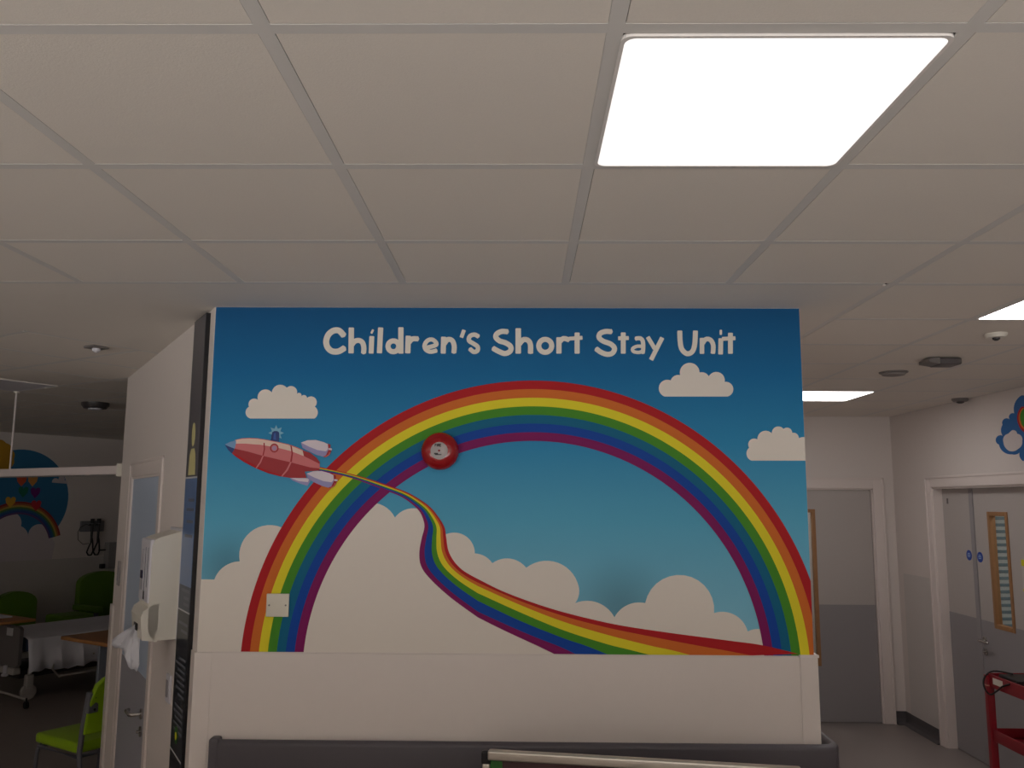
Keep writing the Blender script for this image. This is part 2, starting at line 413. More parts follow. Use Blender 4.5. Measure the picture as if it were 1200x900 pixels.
f = MB(); f.prism([(-.09, -.012), (-.09, -.03), (-.03, -.040), (-.03, -.002)], -.055, .065, SENS, Matrix.Rotation(PI / 2, 4, 'X')); f.build('side_cover', t)
f = MB(); f.box((-.03, -.02, -.004), (.03, .02, 0), WPLAST); f.build('mount', t)

# ------------------------------------------------------------------ mural
def W(u, v): p = ony(u, v, YW); return (p.x, p.z)
RECT = (XL + .002, XR - .001, 1.362, CZ - .001)
def clipR(P):
    P = clip(P, (-1, 0), -RECT[0]); P = clip(P, (1, 0), RECT[1]) if len(P) > 2 else P
    P = clip(P, (0, -1), -RECT[2]) if len(P) > 2 else P; P = clip(P, (0, 1), RECT[3]) if len(P) > 2 else P
    return P
def flat(mb, P, off, m, y=None, doclip=True):
    if doclip: P = clipR(P)
    if len(P) < 3: return
    tri = tessellate_polygon([[Vector((p[0], p[1], 0)) for p in P]])
    mb.faces([((p[0]), (YW if y is None else y) - off, p[1]) for p in P], tri, m)
def arc3(a, m, c, n=14):
    ax, ay = a; bx, by = m; cx, cy = c
    d = 2 * (ax * (by - cy) + bx * (cy - ay) + cx * (ay - by))
    if abs(d) < 1e-9: return [a, m, c]
    ux = ((ax * ax + ay * ay) * (by - cy) + (bx * bx + by * by) * (cy - ay) + (cx * cx + cy * cy) * (ay - by)) / d
    uy = ((ax * ax + ay * ay) * (cx - bx) + (bx * bx + by * by) * (ax - cx) + (cx * cx + cy * cy) * (bx - ax)) / d
    r = math.hypot(ax - ux, ay - uy); t0 = math.atan2(ay - uy, ax - ux); t1 = math.atan2(by - uy, bx - ux); t2 = math.atan2(cy - uy, cx - ux)
    def w(t): return (t - t0) % (2 * PI)
    sw = w(t2) if w(t1) < w(t2) else w(t2) - 2 * PI
    return [(ux + r * math.cos(t0 + sw * k / n), uy + r * math.sin(t0 + sw * k / n)) for k in range(n + 1)]
def outline(path, sc, ox, oy):
    """path: first point then (apex, end) arcs or single points; crop pixels -> wall"""
    f = lambda q: (ox + q[0] / sc, oy + q[1] / sc)
    P = [f(path[0])]; 
    for e in path[1:]:
        if isinstance(e[0], tuple): P += arc3(P[-1], f(e[0]), f(e[1]))[1:]
        else: P.append(f(e))
    return [W(*q) for q in P]
mural = empty('wall_mural', (0, YW, 1.36), 0, 'wide printed rainbow mural with lettering, rocket and clouds on the centre wall', 'mural')
mural.matrix_world = Matrix.Translation((0, 0, 0))
m_ = MB(); ring_ = [(RECT[0], RECT[2]), (RECT[1], RECT[2]), (RECT[1], RECT[3]), (RECT[0], RECT[3])]
m_.box((RECT[0], YW - .0012, RECT[2]), (RECT[1], YW + .001, RECT[3]), SKY); m_.build('sky_panel', mural)
# clouds
CL = [('cloud', [(175, 242), ((152, 215), (168, 187)), ((175, 155), (210, 155)), ((228, 110), (275, 120)), ((310, 84), (345, 98)), ((368, 90), (392, 128)), ((405, 122), (412, 140)), ((425, 132), (440, 146)), ((472, 142), (476, 186)), ((490, 218), (475, 242))], 4, 250, 430, 'left cloud'),
      ('cloud', [(165, 313), ((125, 258), (205, 205)), ((225, 178), (268, 170)), ((330, 87), (398, 152)), ((435, 155), (460, 178)), ((512, 148), (566, 215)), ((624, 262), (585, 313))], 5.714, 750, 410, ''),
      ('cloud', [(745, 742), ((712, 695), (730, 655)), ((727, 618), (785, 600)), ((822, 545), (882, 560)), ((920, 513), (960, 530)), ((992, 522), (1018, 556)), ((1045, 560), (1062, 592)), ((1085, 585), (1130, 592)), (1130, 742)], 5.714, 750, 410, '')]
for nm, path, sc, ox, oy, _ in CL:
    q = MB(); flat(q, outline(path, sc, ox, oy), .0022, WHITE); q.build(nm, mural)
q = MB()
flat(q, outline([(-60, 395), (38, 397), ((78, 345), (137, 326)), ((165, 225), (300, 193)), (360, 240), (360, 800), (-60, 800)], 3.3333, 240, 560), .0022, WHITE)
q.build('cloud_bank', mural)
q = MB()
big = outline([(300, 700), (560, 150), ((690, 105), (743, 155)), ((800, 120), (862, 132)), ((900, 170), (943, 220)), ((1010, 222), (1055, 295)), ((1092, 305), (1123, 333))], 3.3333, 240, 560)
big += outline([(51, 300), ((105, 283), (170, 316)), ((262, 293), (355, 385)), ((354, 415), (342, 440)), ((425, 440), (480, 490)), ((525, 447), (588, 440)), ((710, 341), (830, 475)), ((905, 483), (948, 540)), ((970, 532), (995, 532)), (1040, 560), (1040, 640), (0, 640), (-200, 640)], 3, 560, 560)
flat(q, big, .0022, WHITE); q.build('cloud_bank', mural)
# rainbow
q = MB(); cx, cz = .045, 1.291; R0, R1 = 1.161, .912; n = 220
for k in range(7):
    ra = R0 + (R1 - R0) * k / 7; rb = R0 + (R1 - R0) * (k + 1) / 7
    for i in range(n):
        t0 = PI * i / n; t1 = PI * (i + 1) / n
        flat(q, [(cx + ra * math.cos(t0), cz + ra * math.sin(t0)), (cx + ra * math.cos(t1), cz + ra * math.sin(t1)), (cx + rb * math.cos(t1), cz + rb * math.sin(t1)), (cx + rb * math.cos(t0), cz + rb * math.sin(t0))], .0030, RB[k])
q.build('rainbow', mural)
# the rocket's rainbow trail
ST = [((373.5, 547), (373.5, 552)), ((400, 552.5), (400, 557)), ((425, 559), (425, 564.5)), ((450, 567), (450, 574)), ((475, 576), (470, 582)), ((490, 584), (482, 590)), ((504, 594), (491, 598.5)),
      ((514, 606), (495.5, 607)), ((521, 618), (497.5, 617.5)), ((523, 630), (494, 632)), ((525.5, 645), (491.5, 648)), ((532, 657.5), (493.5, 663)), ((541, 667), (504, 678)), ((550, 673), (528, 700))]
f0 = [0, .14, .29, .43, .57, .76, 1]; f1 = [0, .11, .20, .38, .57, .84, 1]
bound = []
c8 = lambda L: [(560 + x / 3, 560 + y / 3) for x, y in L]
tails = [c8([(0, 355), (80, 395), (170, 430), (270, 463), (380, 492), (500, 518), (650, 541), (800, 561), (900, 574), (1000, 588), (1125, 618)]),
         c8([(0, 368), (150, 433), (300, 485), (450, 525), (600, 556), (750, 585), (850, 603), (962, 624)]),
         c8([(0, 380), (150, 447), (300, 505), (450, 550), (600, 588), (680, 605), (745, 622)]),
         c8([(0, 405), (150, 473), (300, 535), (450, 583), (530, 603), (605, 622)]),
         c8([(0, 432), (150, 503), (300, 563), (380, 590), (460, 622)]),
         c8([(0, 470), (100, 516), (200, 559), (280, 590), (350, 622)]),
         c8([(0, 490), (80, 530), (170, 572), (220, 595), (275, 622)])]
def catmull(P, m=6):
    out = []
    for i in range(len(P) - 1):
        a = P[max(i - 1, 0)]; b_ = P[i]; c = P[i + 1]; d = P[min(i + 2, len(P) - 1)]
        for k in range(m):
            t = k / m
            out.append(tuple(.5 * ((2 * b_[j]) + (-a[j] + c[j]) * t + (2 * a[j] - 5 * b_[j] + 4 * c[j] - d[j]) * t * t + (-a[j] + 3 * b_[j] - 3 * c[j] + d[j]) * t ** 3) for j in (0, 1)))
    return out + [P[-1]]
heads = []
for k in range(7):
    L = []
    for i, (U, V) in enumerate(ST):
        g = i / (len(ST) - 1); fr = f0[k] * (1 - g) + f1[k] * g
        L.append((U[0] + (V[0] - U[0]) * fr, U[1] + (V[1] - U[1]) * fr))
    heads.append(L)
def resamp(P, n):
    L = [0]
    for i in range(1, len(P)): L.append(L[-1] + math.dist(P[i], P[i - 1]))
    out = []; j = 0
    for k in range(n + 1):
        s = L[-1] * k / n
        while j < len(L) - 2 and L[j + 1] < s: j += 1
        t = (s - L[j]) / max(L[j + 1] - L[j], 1e-9); out.append((P[j][0] + (P[j + 1][0] - P[j][0]) * t, P[j][1] + (P[j + 1][1] - P[j][1]) * t))
    return out
curves = []
for k in range(7):
    h = catmull(heads[k] + [tails[k][0]], 5)
    curves.append(h + resamp(catmull(tails[k], 6), 60)[1:])
inks = [RB[0], RB[1], RB[2], RB[3], RB[5], RB[6]]
q = MB()
for k in range(6):
    for i in range(len(curves[0]) - 1):
        flat(q, [W(*curves[k][i]), W(*curves[k][i + 1]), W(*curves[k + 1][i + 1]), W(*curves[k + 1][i])], .0038, inks[k])
q.build('rainbow_trail', mural)
# rocket
ik = lambda n, c: mat('ink ' + n, c, .5, noise=.01)
PINK = ik('pink', (204, 108, 112)); CREA = ik('cream', (226, 196, 182)); DRED = ik('dark red', (156, 20, 32)); LBL = ik('nose blue', (110, 150, 192)); DBL = ik('deep blue', (24, 52, 116))
LIL = ik('lilac', (150, 144, 190)); LWH = ik('fin white', (216, 204, 214)); GLO = ik('glow blue', (120, 178, 206))
q = MB(); lay = [0]
def rp(pts, m, smooth=False):
    lay[0] += 1
    P = [(255 + x / 8, 490 + y / 8) for x, y in pts]
    if smooth: P = catmull(P + [P[0]], 4)[:-1]
    flat(q, [W(*p) for p in P], .0044 + .00012 * lay[0], m)
def rc(cx, cy, r, m, rx=None): rp([(cx + (rx or r) * math.cos(t * PI / 12), cy + r * math.sin(t * PI / 12)) for t in range(24)], m)
rp([(678, 560), (865, 562), (872, 590), (845, 635), (780, 615), (705, 585)], LIL)
rp([(690, 562), (862, 565), (850, 600), (760, 590)], LWH)
star = []
for k in range(16):
    r_ = 74 if k % 2 == 0 else 42; star.append((552 + r_ * math.cos(k * PI / 8), 140 + r_ * math.sin(k * PI / 8)))
rp(star, GLO)
rp([(500, 212), (508, 165), (516, 132), (535, 122), (562, 122), (580, 135), (582, 170), (578, 222)], DBL)
rp([(526, 200), (532, 145), (548, 138), (552, 205)], ik('beacon blue', (40, 84, 160)))
rp([(795, 300), (870, 325), (930, 372), (962, 415), (955, 440), (800, 380)], DRED)
top = [(168, 208), (230, 196), (300, 192), (380, 196), (450, 206), (560, 228), (660, 250), (740, 280), (800, 305)]
rp([(165, 214), (170, 204), (230, 190), (300, 186), (380, 190), (450, 200), (560, 222), (665, 244), (745, 272), (806, 300)] + top[::-1], PINK)
rp(top + [(813, 360), (690, 312), (550, 276), (400, 252), (260, 242), (172, 244)], CREA)
rp([(168, 240), (260, 240), (400, 250), (550, 274), (690, 310), (813, 357), (880, 390), (960, 430), (960, 472), (870, 462), (690, 415), (440, 357), (290, 315), (162, 286)], PINK)
rp([(162, 286), (290, 315), (440, 357), (690, 415), (870, 462), (960, 472), (955, 492), (820, 502), (838, 560), (760, 562), (680, 560), (590, 546), (480, 518), (360, 470), (250, 412), (175, 362), (138, 330)], DRED)
rp([(138, 330), (175, 362), (250, 412), (360, 470), (480, 518), (590, 546), (680, 560), (590, 530), (470, 495), (360, 445), (260, 390), (180, 340)], ik('red', (186, 30, 34)))
rp([(72, 248), (120, 224), (178, 208), (176, 240), (164, 288), (110, 268)], LBL)
rp([(72, 248), (110, 266), (166, 288), (138, 332), (104, 300)], DBL)
rp([(434, 232), (446, 234), (448, 290), (436, 352), (424, 352), (438, 290)], DRED)
rp([(424, 354), (438, 352), (410, 420), (370, 474), (358, 470), (396, 416)], PINK)
rp([(686, 258), (699, 262), (710, 330), (700, 412), (684, 410), (697, 330)], DRED)
rp([(684, 412), (698, 414), (662, 492), (612, 548), (600, 543), (646, 486)], PINK)
rc(536, 281, 42, DRED, 40); rc(536, 281, 31, PINK, 30); rc(536, 283, 22, ik('window lilac', (170, 134, 168)), 21)
for dx, dy in ((0, 0), (52, 290)):
    g = lambda L: [(x + dx, y + dy) for x, y in L]
    rp(g([(1030, 238), (1062, 250), (1060, 282), (1074, 285), (1072, 300), (1062, 330), (1040, 352), (1010, 368), (985, 358)]), DRED)
    rp(g([(1046, 282), (1076, 286), (1074, 302), (1044, 298)]), LWH)
    rp(g([(786, 232), (850, 208), (925, 206), (1000, 226), (1038, 245), (1042, 300), (1018, 350), (990, 362), (930, 345), (850, 308), (800, 280)]), LIL)
    rp(g([(786, 230), (850, 208), (925, 206), (1000, 226), (1038, 245), (1040, 290), (1020, 312), (940, 300), (860, 268)]), LWH)
    rp(g([(1020, 352), (1044, 340), (1050, 318), (1064, 322), (1050, 348), (1020, 366), (996, 366)]), ik('rim red', (206, 84, 70)))
q.build('rocket', mural)
# lettering, drawn as round-ended strokes
def stroke_polys(pts, wd, closed=False):
    P = catmull(pts, 5) if len(pts) > 2 else list(pts)
    if closed: P = catmull([pts[-1]] + pts + [pts[0], pts[1]], 5)[5:-5]
    out = []
    r = wd / 2
    for i in range(len(P) - 1):
        dx, dy = P[i + 1][0] - P[i][0], P[i + 1][1] - P[i][1]; L = math.hypot(dx, dy) or 1e-6; nx, ny = -dy / L * r, dx / L * r
        out.append([(P[i][0] + nx, P[i][1] + ny), (P[i + 1][0] + nx, P[i + 1][1] + ny), (P[i + 1][0] - nx, P[i + 1][1] - ny), (P[i][0] - nx, P[i][1] - ny)])
    for i in range(1, len(P) - 1): out.append([(P[i][0] + r * math.cos(k * PI / 5), P[i][1] + r * math.sin(k * PI / 5)) for k in range(10)])
    for e, (a, b_) in ((P[0], (P[0], P[1])), (P[-1], (P[-1], P[-2]))):      # softly squared ends
        dx, dy = a[0] - b_[0], a[1] - b_[1]; L = math.hypot(dx, dy) or 1e-6; dx /= L; dy /= L
        c = []
        for s_, f_ in ((-1, 0), (-1, .22), (-.75, .42), (.75, .42), (1, .22), (1, 0)):
            c.append((e[0] + (-dy) * s_ * r + dx * f_ * r, e[1] + dx * s_ * r + dy * f_ * r))
        out.append(c)
    return out
def ell(cx, cy, rx, ry, n=10, rot=0): return [(cx + rx * math.cos(2 * PI * k / n) * math.cos(rot) - ry * math.sin(2 * PI * k / n) * math.sin(rot), cy + rx * math.cos(2 * PI * k / n) * math.sin(rot) + ry * math.sin(2 * PI * k / n) * math.cos(rot)) for k in range(n)]
LET = []   # (scale, ox, oy, points, width, closed)
def LA(pts, wd, c=False): LET.append((6, 370, 370, pts, wd, c))
def LB(pts, wd, c=False): LET.append((7.5, 560, 370, pts, wd, c))
def LC(pts, wd, c=False): LET.append((6.6667, 690, 370, pts, wd, c))
LA([(197, 138), (165, 106), (125, 107), (90, 135), (75, 180), (84, 222), (115, 250), (160, 252), (200, 230)], 42)
LA([(252, 92), (250, 258)], 38); LA([(256, 205), (275, 182), (305, 175), (330, 190), (340, 225), (338, 260)], 36)
LA([(396, 152), (391, 260)], 35); LA([(398, 112), (400, 113)], 32)
LA([(458, 92), (450, 258)], 37)
LA(ell(547, 216, 38, 38), 36, True); LA([(600, 90), (600, 260)], 37)
LA([(652, 150), (648, 258)], 38); LA([(655, 190), (680, 165), (716, 164)], 36)
LA([(775, 228), (845, 208), (842, 184), (815, 168), (785, 178), (766, 210), (775, 240), (808, 254), (848, 246)], 30)
LA([(900, 156), (897, 260)], 36); LA([(903, 200), (930, 168), (960, 176), (974, 212), (972, 258)], 35)
LA([(1042, 106), (1026, 150)], 27)
LA([(1142, 146), (1115, 134), (1084, 146), (1078, 176), (1108, 197), (1138, 218), (1138, 246), (1112, 256), (1086, 236)], 31)
LB([(257, 142), (210, 140), (168, 160), (158, 190), (190, 222), (245, 240), (288, 272), (285, 312), (240, 334), (190, 318), (138, 290)], 46)
LB([(355, 122), (355, 325)], 49); LB([(368, 245), (400, 212), (440, 218), (462, 255), (463, 325)], 46)
LB(ell(592, 266, 57, 57), 45, True)
LB([(712, 200), (712, 325)], 46); LB([(720, 228), (752, 202), (795, 212)], 44)
LB([(872, 158), (872, 325)], 45); LB([(808, 202), (912, 195)], 34)
LC([(172, 126), (130, 124), (88, 140), (80, 172), (112, 200), (170, 222), (200, 255), (185, 292), (145, 303), (98, 288), (60, 262)], 40)
LC([(268, 140), (268, 290)], 38); LC([(234, 178), (305, 176)], 31)
LC([(368, 180), (400, 178), (420, 200), (424, 250), (420, 290)], 33); LC([(415, 240), (375, 240), (342, 258), (348, 280), (385, 288), (412, 282)], 27)
LC([(462, 172), (512, 255)], 33); LC([(570, 178), (488, 340)], 35)
LC([(709, 126), (712, 200), (725, 262), (765, 298), (806, 282), (826, 225), (831, 126)], 39)
LC([(882, 182), (882, 292)], 36); LC([(888, 215), (915, 184), (950, 192), (970, 232), (968, 290)], 36)
LC([(1030, 185), (1028, 296)], 37); LC([(1029, 131), (1031, 131)], 40)
LC([(1105, 142), (1105, 290)], 38); LC([(1045, 182), (1138, 177)], 31)
q = MB(); WHL = mat('lettering off white', (226, 219, 208), .55, noise=.01)
lc_ = 0
for sc, ox, oy, pts, wd, c in LET:
    for P in stroke_polys(pts, wd, c):
        lc_ = (lc_ + 1) % 150; flat(q, [W(ox + x / sc, oy + y / sc) for x, y in P], .0028 + .00002 * lc_, WHL)
q.build('lettering', mural)

# ------------------------------------------------------------------ cladding below the mural, corner guards
b = MB(); b.box((XL + .06, YW - .006, 0), (XR - .055, YW, 1.358), CLAD, 0); tag(b.build('trim_1'), kind='structure')
def guard(name, pts, z0, z1, cap=False):
    b = MB(); b.prism(pts, z0, z1, CLAD)
    return b
b = MB(); b.prism([(XR - .057, YW - .009), (XR + .012, YW - .009), (XR + .012, YW + .07), (XR, YW + .07), (XR, YW), (XR - .057, YW)], 0, 1.356, CLAD)
b.prism([(XR - .060, YW - .013), (XR + .016, YW - .013), (XR + .016, YW + .07), (XR, YW + .07), (XR, YW), (XR - .060, YW)], 1.356, 1.366, WOODW)
tag(b.build('trim_2'), kind='structure')
q0 = P0 + SD * .07 + SN * .008; q1 = P0 + SD * .07
b = MB(); b.prism([(XL + .062, YW), (XL + .062, YW - .008), (XL - .006, YW - .008), (q0.x, q0.y), (q1.x, q1.y), (XL, YW)], 0, 1.358, CLAD)
tag(b.build('trim_3'), kind='structure')
# guard at the far end of the splayed wall
b = MB(); b.prism([SP(2.40), SP(2.40, .012), SP(2.51, .012), SP(2.51, -.06), SP(2.497, -.06), SP(2.497)], 0, 1.29, CLAD); tag(b.build('trim_4'), kind='structure')
b = MB(); b.box((XE - .004, RY1 + .08, .1), (XE, YE - .11, 1.33), mat('cladding grey white', (206, 200, 196), .45)); tag(b.build('trim_5'), kind='structure')
# skirting
def skirt(name, P, h=.11):
    """coved skirting: points run along the wall foot, room on the left"""
    b = MB()
    for i in range(len(P) - 1):
        p = Vector(P[i]); r = Vector(P[i + 1]); d = (r - p).normalized(); n = Vector((-d.y, d.x))
        prof = [(0, h), (.006, h), (.008, .05), (.016, .022), (.045, .004), (.045, 0), (0, 0)]
        vs = [(*(e + n * o), z) for e in (p, r) for o, z in prof]; k = len(prof)
        b.faces(vs, [(j, (j + 1) % k, (j + 1) % k + k, j + k) for j in range(k)] + [tuple(range(k)), tuple(range(k, 2 * k))], SKIRT)
    return tag(b.build(name), kind='structure')
skirt('baseboard_right', [(XE, -3), (XE, RY0 - .1)]); skirt('baseboard_corner', [(XE, RY1 + .09), (XE, YE), (EX1 + .11, YE)])
skirt('baseboard_back', [BK1, BK0])
# ------------------------------------------------------------------ doors
def arch(mb, w, z, d=.02, aw=.09, rev=.1, bead=.007):
    """architrave and lining in local frame: x along the wall 0..w, y out of the wall towards the room (+y), face of wall y=0"""
    for x0, x1 in ((-aw, .0), (w, w + aw)): mb.box((x0, 0, 0), (x1, d, z + aw), ARCH, .004); 
    mb.box((-.001, 0, z), (w + .001, d, z + aw), ARCH, .004)
    for x0, x1 in ((-aw, -aw + .018), (w + aw - .018, w + aw)): mb.box((x0, 0, 0), (x1, d + bead, z + aw), ARCH, .003)
    mb.box((-aw, 0, z + aw - .018), (w + aw, d + bead, z + aw), ARCH, .003)
    mb.box((-.001, -rev, 0), (.012, .004, z), ARCH); mb.box((w - .012, -rev, 0), (w + .001, .004, z), ARCH); mb.box((0, -rev, z - .012), (w, .004, z), ARCH)
def handle(parent, x, z, dirx, y=0):
    h = MB(); Mh = Matrix.Translation((x, y, z)) @ Matrix.Rotation(-PI / 2, 4, 'X')
    h.lathe([(.026, 0), (.026, .008), (.01, .01)], CHROME, 20, Mh)
    h.tube([(x, y + .005, z), (x, y + .05, z), (x + dirx * .012, y + .058, z), (x + dirx * .11, y + .058, z), (x + dirx * .125, y + .045, z)], .0095, CHROME)
    o = h.build('door_handle', parent)
    k = MB(); Mk = Matrix.Translation((x, y, z - .085)) @ Matrix.Rotation(-PI / 2, 4, 'X'); k.lathe([(.026, 0), (.026, .007), (.012, .009)], CHROME, 20, Mk)
    k.tube([(x, y, z - .085), (x, y + .022, z - .085)], .008, CHROME); k.build('lock_escutcheon', parent)
def vision(parent, x0, x1, z0, z1, y):
    v = MB(); t = .028
    for a in ((x0 - t, z0 - t, x0 + .003, z1 + t), (x1 - .003, z0 - t, x1 + t, z1 + t), (x0 + .003, z0 - t, x1 - .003, z0 + .003), (x0 + .003, z1 - .003, x1 - .003, z1 + t)):
        v.box((a[0], y - .038, a[1]), (a[2], y + .008, a[3]), OAK, .002)
    v.build('vision_panel_frame', parent)
    g = MB(); g.box((x0, y - .018, z0), (x1, y - .014, z1), GLASS); g.build('vision_panel_glass', parent)
def leaf(parent, x0, x1, z1, y, split=1.06, hole=None, name='door_leaf'):
    l = MB()
    def pan(xa, xb, za, zb, m, th=.036, yy=y):
        if xb - xa > .001 and zb - za > .001: l.box((xa, yy - th, za), (xb, yy, zb), m)
    if hole:
        hx0, hx1, hz0, hz1 = hole
        pan(x0, hx0, .006, z1, DOORL); pan(hx1, x1, .006, z1, DOORL); pan(hx0, hx1, .006, hz0, DOORL); pan(hx0, hx1, hz1, z1, DOORL)
        if hz0 < split:
            pan(x0, hx0 - .028, .006, split, DOORD, .002, y + .002); pan(hx1 + .028, x1, .006, split, DOORD, .002, y + .002); pan(hx0 - .028, hx1 + .028, .006, hz0 - .028, DOORD, .002, y + .002)
        else: pan(x0, x1, .006, split, DOORD, .002, y + .002)
    else:
        pan(x0, x1, .006, z1, DOORL); pan(x0, x1, .006, split, DOORD, .002, y + .002)
    return l.build(name, parent)
# door_1: end of the corridor.  local x runs -X (so that y points to the viewer)
M1 = Matrix(((-1, 0, 0, EX1), (0, -1, 0, YE), (0, 0, 1, 0), (0, 0, 0, 1)))
d1 = empty('door_1', M=M1, kind='structure')
q = MB(); arch(q, EX1 - EX0, EZ, aw=.1); q.build('door_frame', d1)
wv = EX1 - EX0
h = (wv - .30, wv - .16, .52, 1.87); h = (EX1 - 2.66, EX1 - 2.50, .52, 1.87)
leaf(d1, .015, wv - .015, EZ - .014, -.02, 1.035, (EX1 - 2.69, EX1 - 2.50, .52, 1.87)); vision(d1, EX1 - 2.69, EX1 - 2.50, .52, 1.87, -.02)
q = MB(); q.box((-.0, -.09, 0), (wv, -.07, EZ), GAP); q2 = q
# leave the glass clear: dark rebate only round the leaf
q.bm.free()
q = MB()
for a in ((.0115, .0152), (wv - .0152, wv - .0115)): q.box((a[0], -.06, 0), (a[1], -.022, EZ - .012), GAP)
q.build('door_seal', d1)
# a lit room behind door_1
b = MB(); b.box((1.9, YE + 1.6, 0), (3.8, YE + 1.7, CZ), WALL); b.box((1.8, YE + .12, 0), (1.9, YE + 1.7, CZ), WALL); b.box((3.8, YE + .12, 0), (3.9, YE + 1.7, CZ), WALL); b.box((1.8, YE + .12, CZ), (3.9, YE + 1.7, CZ + .1), PLAST)
b.box((1.9, YE + .12, -.1), (3.8, YE + 1.6, 0), FLOOR)
tag(b.build('wall_end_room'), kind='structure')
for p in ((2.25, YE + .8, CZ), (XE + .75, 6.0, CZ - .1)): ceiling_light(p, 0, 'square lit ceiling panel added in the unseen room behind a door', 'added ceiling panels in the rooms behind the doors', True, LITC)  # added so the vision panels look into bright rooms
# door_2: double door in the right wall. local x runs +Y... y axis points -X
M2 = Matrix(((0, -1, 0, XE), (1, 0, 0, RY0), (0, 0, 1, 0), (0, 0, 0, 1)))
d2 = empty('door_2', M=M2, kind='structure')
q = MB(); wv = RY1 - RY0; arch(q, wv, RZ - .0, rev=.12); q.build('door_frame', d2)
yl = -.07
hx0, hx1 = 6.27 - RY0, 6.48 - RY0
L2 = leaf(d2, .015, 6.715 - RY0, RZ - .014, yl, 1.08, (hx0, hx1, 1.07, 1.87)); vision(d2, hx0, hx1, 1.07, 1.87, yl)
L3 = leaf(d2, 6.735 - RY0, wv - .015, RZ - .014, yl, 1.08)
q = MB(); q.box((6.70 - RY0, yl, .01), (6.752 - RY0, yl + .010, RZ - .02), DOORD, .002); q.build('astragal', d2)
q = MB(); q.box((wv - .0152, yl - .04, 0), (wv - .0115, yl - .004, RZ - .012), GAP); q.box((0, yl - .05, 0), (wv, yl - .046, .006), GAP); q.build('door_seal', d2)
handle(d2, 6.66 - RY0, .93, -1, yl + .002)
for yy, zz in ((6.815, 1.555), (6.655, 1.550)):
    s_ = MB(); Ms = Matrix.Translation((yy - RY0, yl, zz)) @ Matrix.Rotation(-PI / 2, 4, 'X'); s_.lathe([(.040, 0), (.040, .002)], BLUED, 28, Ms)
    for k, (w0, zo) in enumerate(((.016, .014), (.022, .002), (.018, -.010))): s_.box((yy - RY0 - w0, yl + .002, zz + zo - .003), (yy - RY0 + w0, yl + .003, zz + zo + .003), mat('disc lettering', (160, 190, 230), .5))
    o = s_.build('fire_door_disc', d2); o['label'] = 'small round blue sign with pale lettering'
s_ = MB(); s_.box((7.09 - RY0, yl, 1.955), (7.115 - RY0, yl + .003, 2.0), SENS, .001); s_.build('door_number_plate', d2)
s_ = MB(); s_.box((5.90 - RY0, yl, 1.35), (6.11 - RY0, yl + .003, 1.57), mat('notice paper', (196, 190, 184), .6)); 
s_.box((5.90 - RY0, yl + .003, 1.525), (6.11 - RY0, yl + .004, 1.57), YEL); s_.box((5.90 - RY0, yl + .003, 1.35), (6.11 - RY0, yl + .004, 1.368), YEL)
o = s_.build('door_notice', d2); o['label'] = 'notice with yellow top and bottom edges'
# the striped blind beyond the glass
t = empty('window_blind', (XE + .95, 7.93, 0), 0, 'pale striped blind seen through the glass of the double door', 'blind')
q = MB()
for k in range(26): q.box((-.5, -.012, .55 + k * .06), (.5, .012, .55 + k * .06 + .028), mat('blind slat', (128, 156, 168), .6), .004)
q.build('slats', t)
q = MB(); q.box((-.5, -.004, .52), (.5, .004, 2.15), mat('blind backing', (224, 234, 234), .8)); q.build('backing', t)
q = MB(); q.box((-.53, -.02, 2.13), (.53, .02, 2.18), WPLAST, .004); q.build('head_rail', t)

# door_3: in the splayed wall. local x runs from far to near so that y faces the viewer side
Mo = P0 + SD * DS0
xax = SD; yax = SN
M3 = Matrix(((xax.x, yax.x, 0, Mo.x), (xax.y, yax.y, 0, Mo.y), (0, 0, 1, 0), (0, 0, 0, 1)))
d3 = empty('door_3', M=M3, kind='structure')
q = MB(); wv = DS1 - DS0; arch(q, wv, DZ, d=.008, rev=.11, bead=.003); q.build('door_frame', d3)
DAYTINT = mat('door laminate with reflected sky tint', (188, 204, 226), .3, noise=.02)  # bluish reflection of the day painted into the leaf colour
l_ = MB(); l_.box((.013, -.046, .006), (wv - .013, -.002, DZ - .013), DAYTINT); l_.box((.013, -.002, .006), (wv - .013, .0, 1.06), mat('lilac grey door protection', (164, 164, 174), .4)); l_.build('door_leaf', d3)
handle(d3, .10, .885, 1, .0)
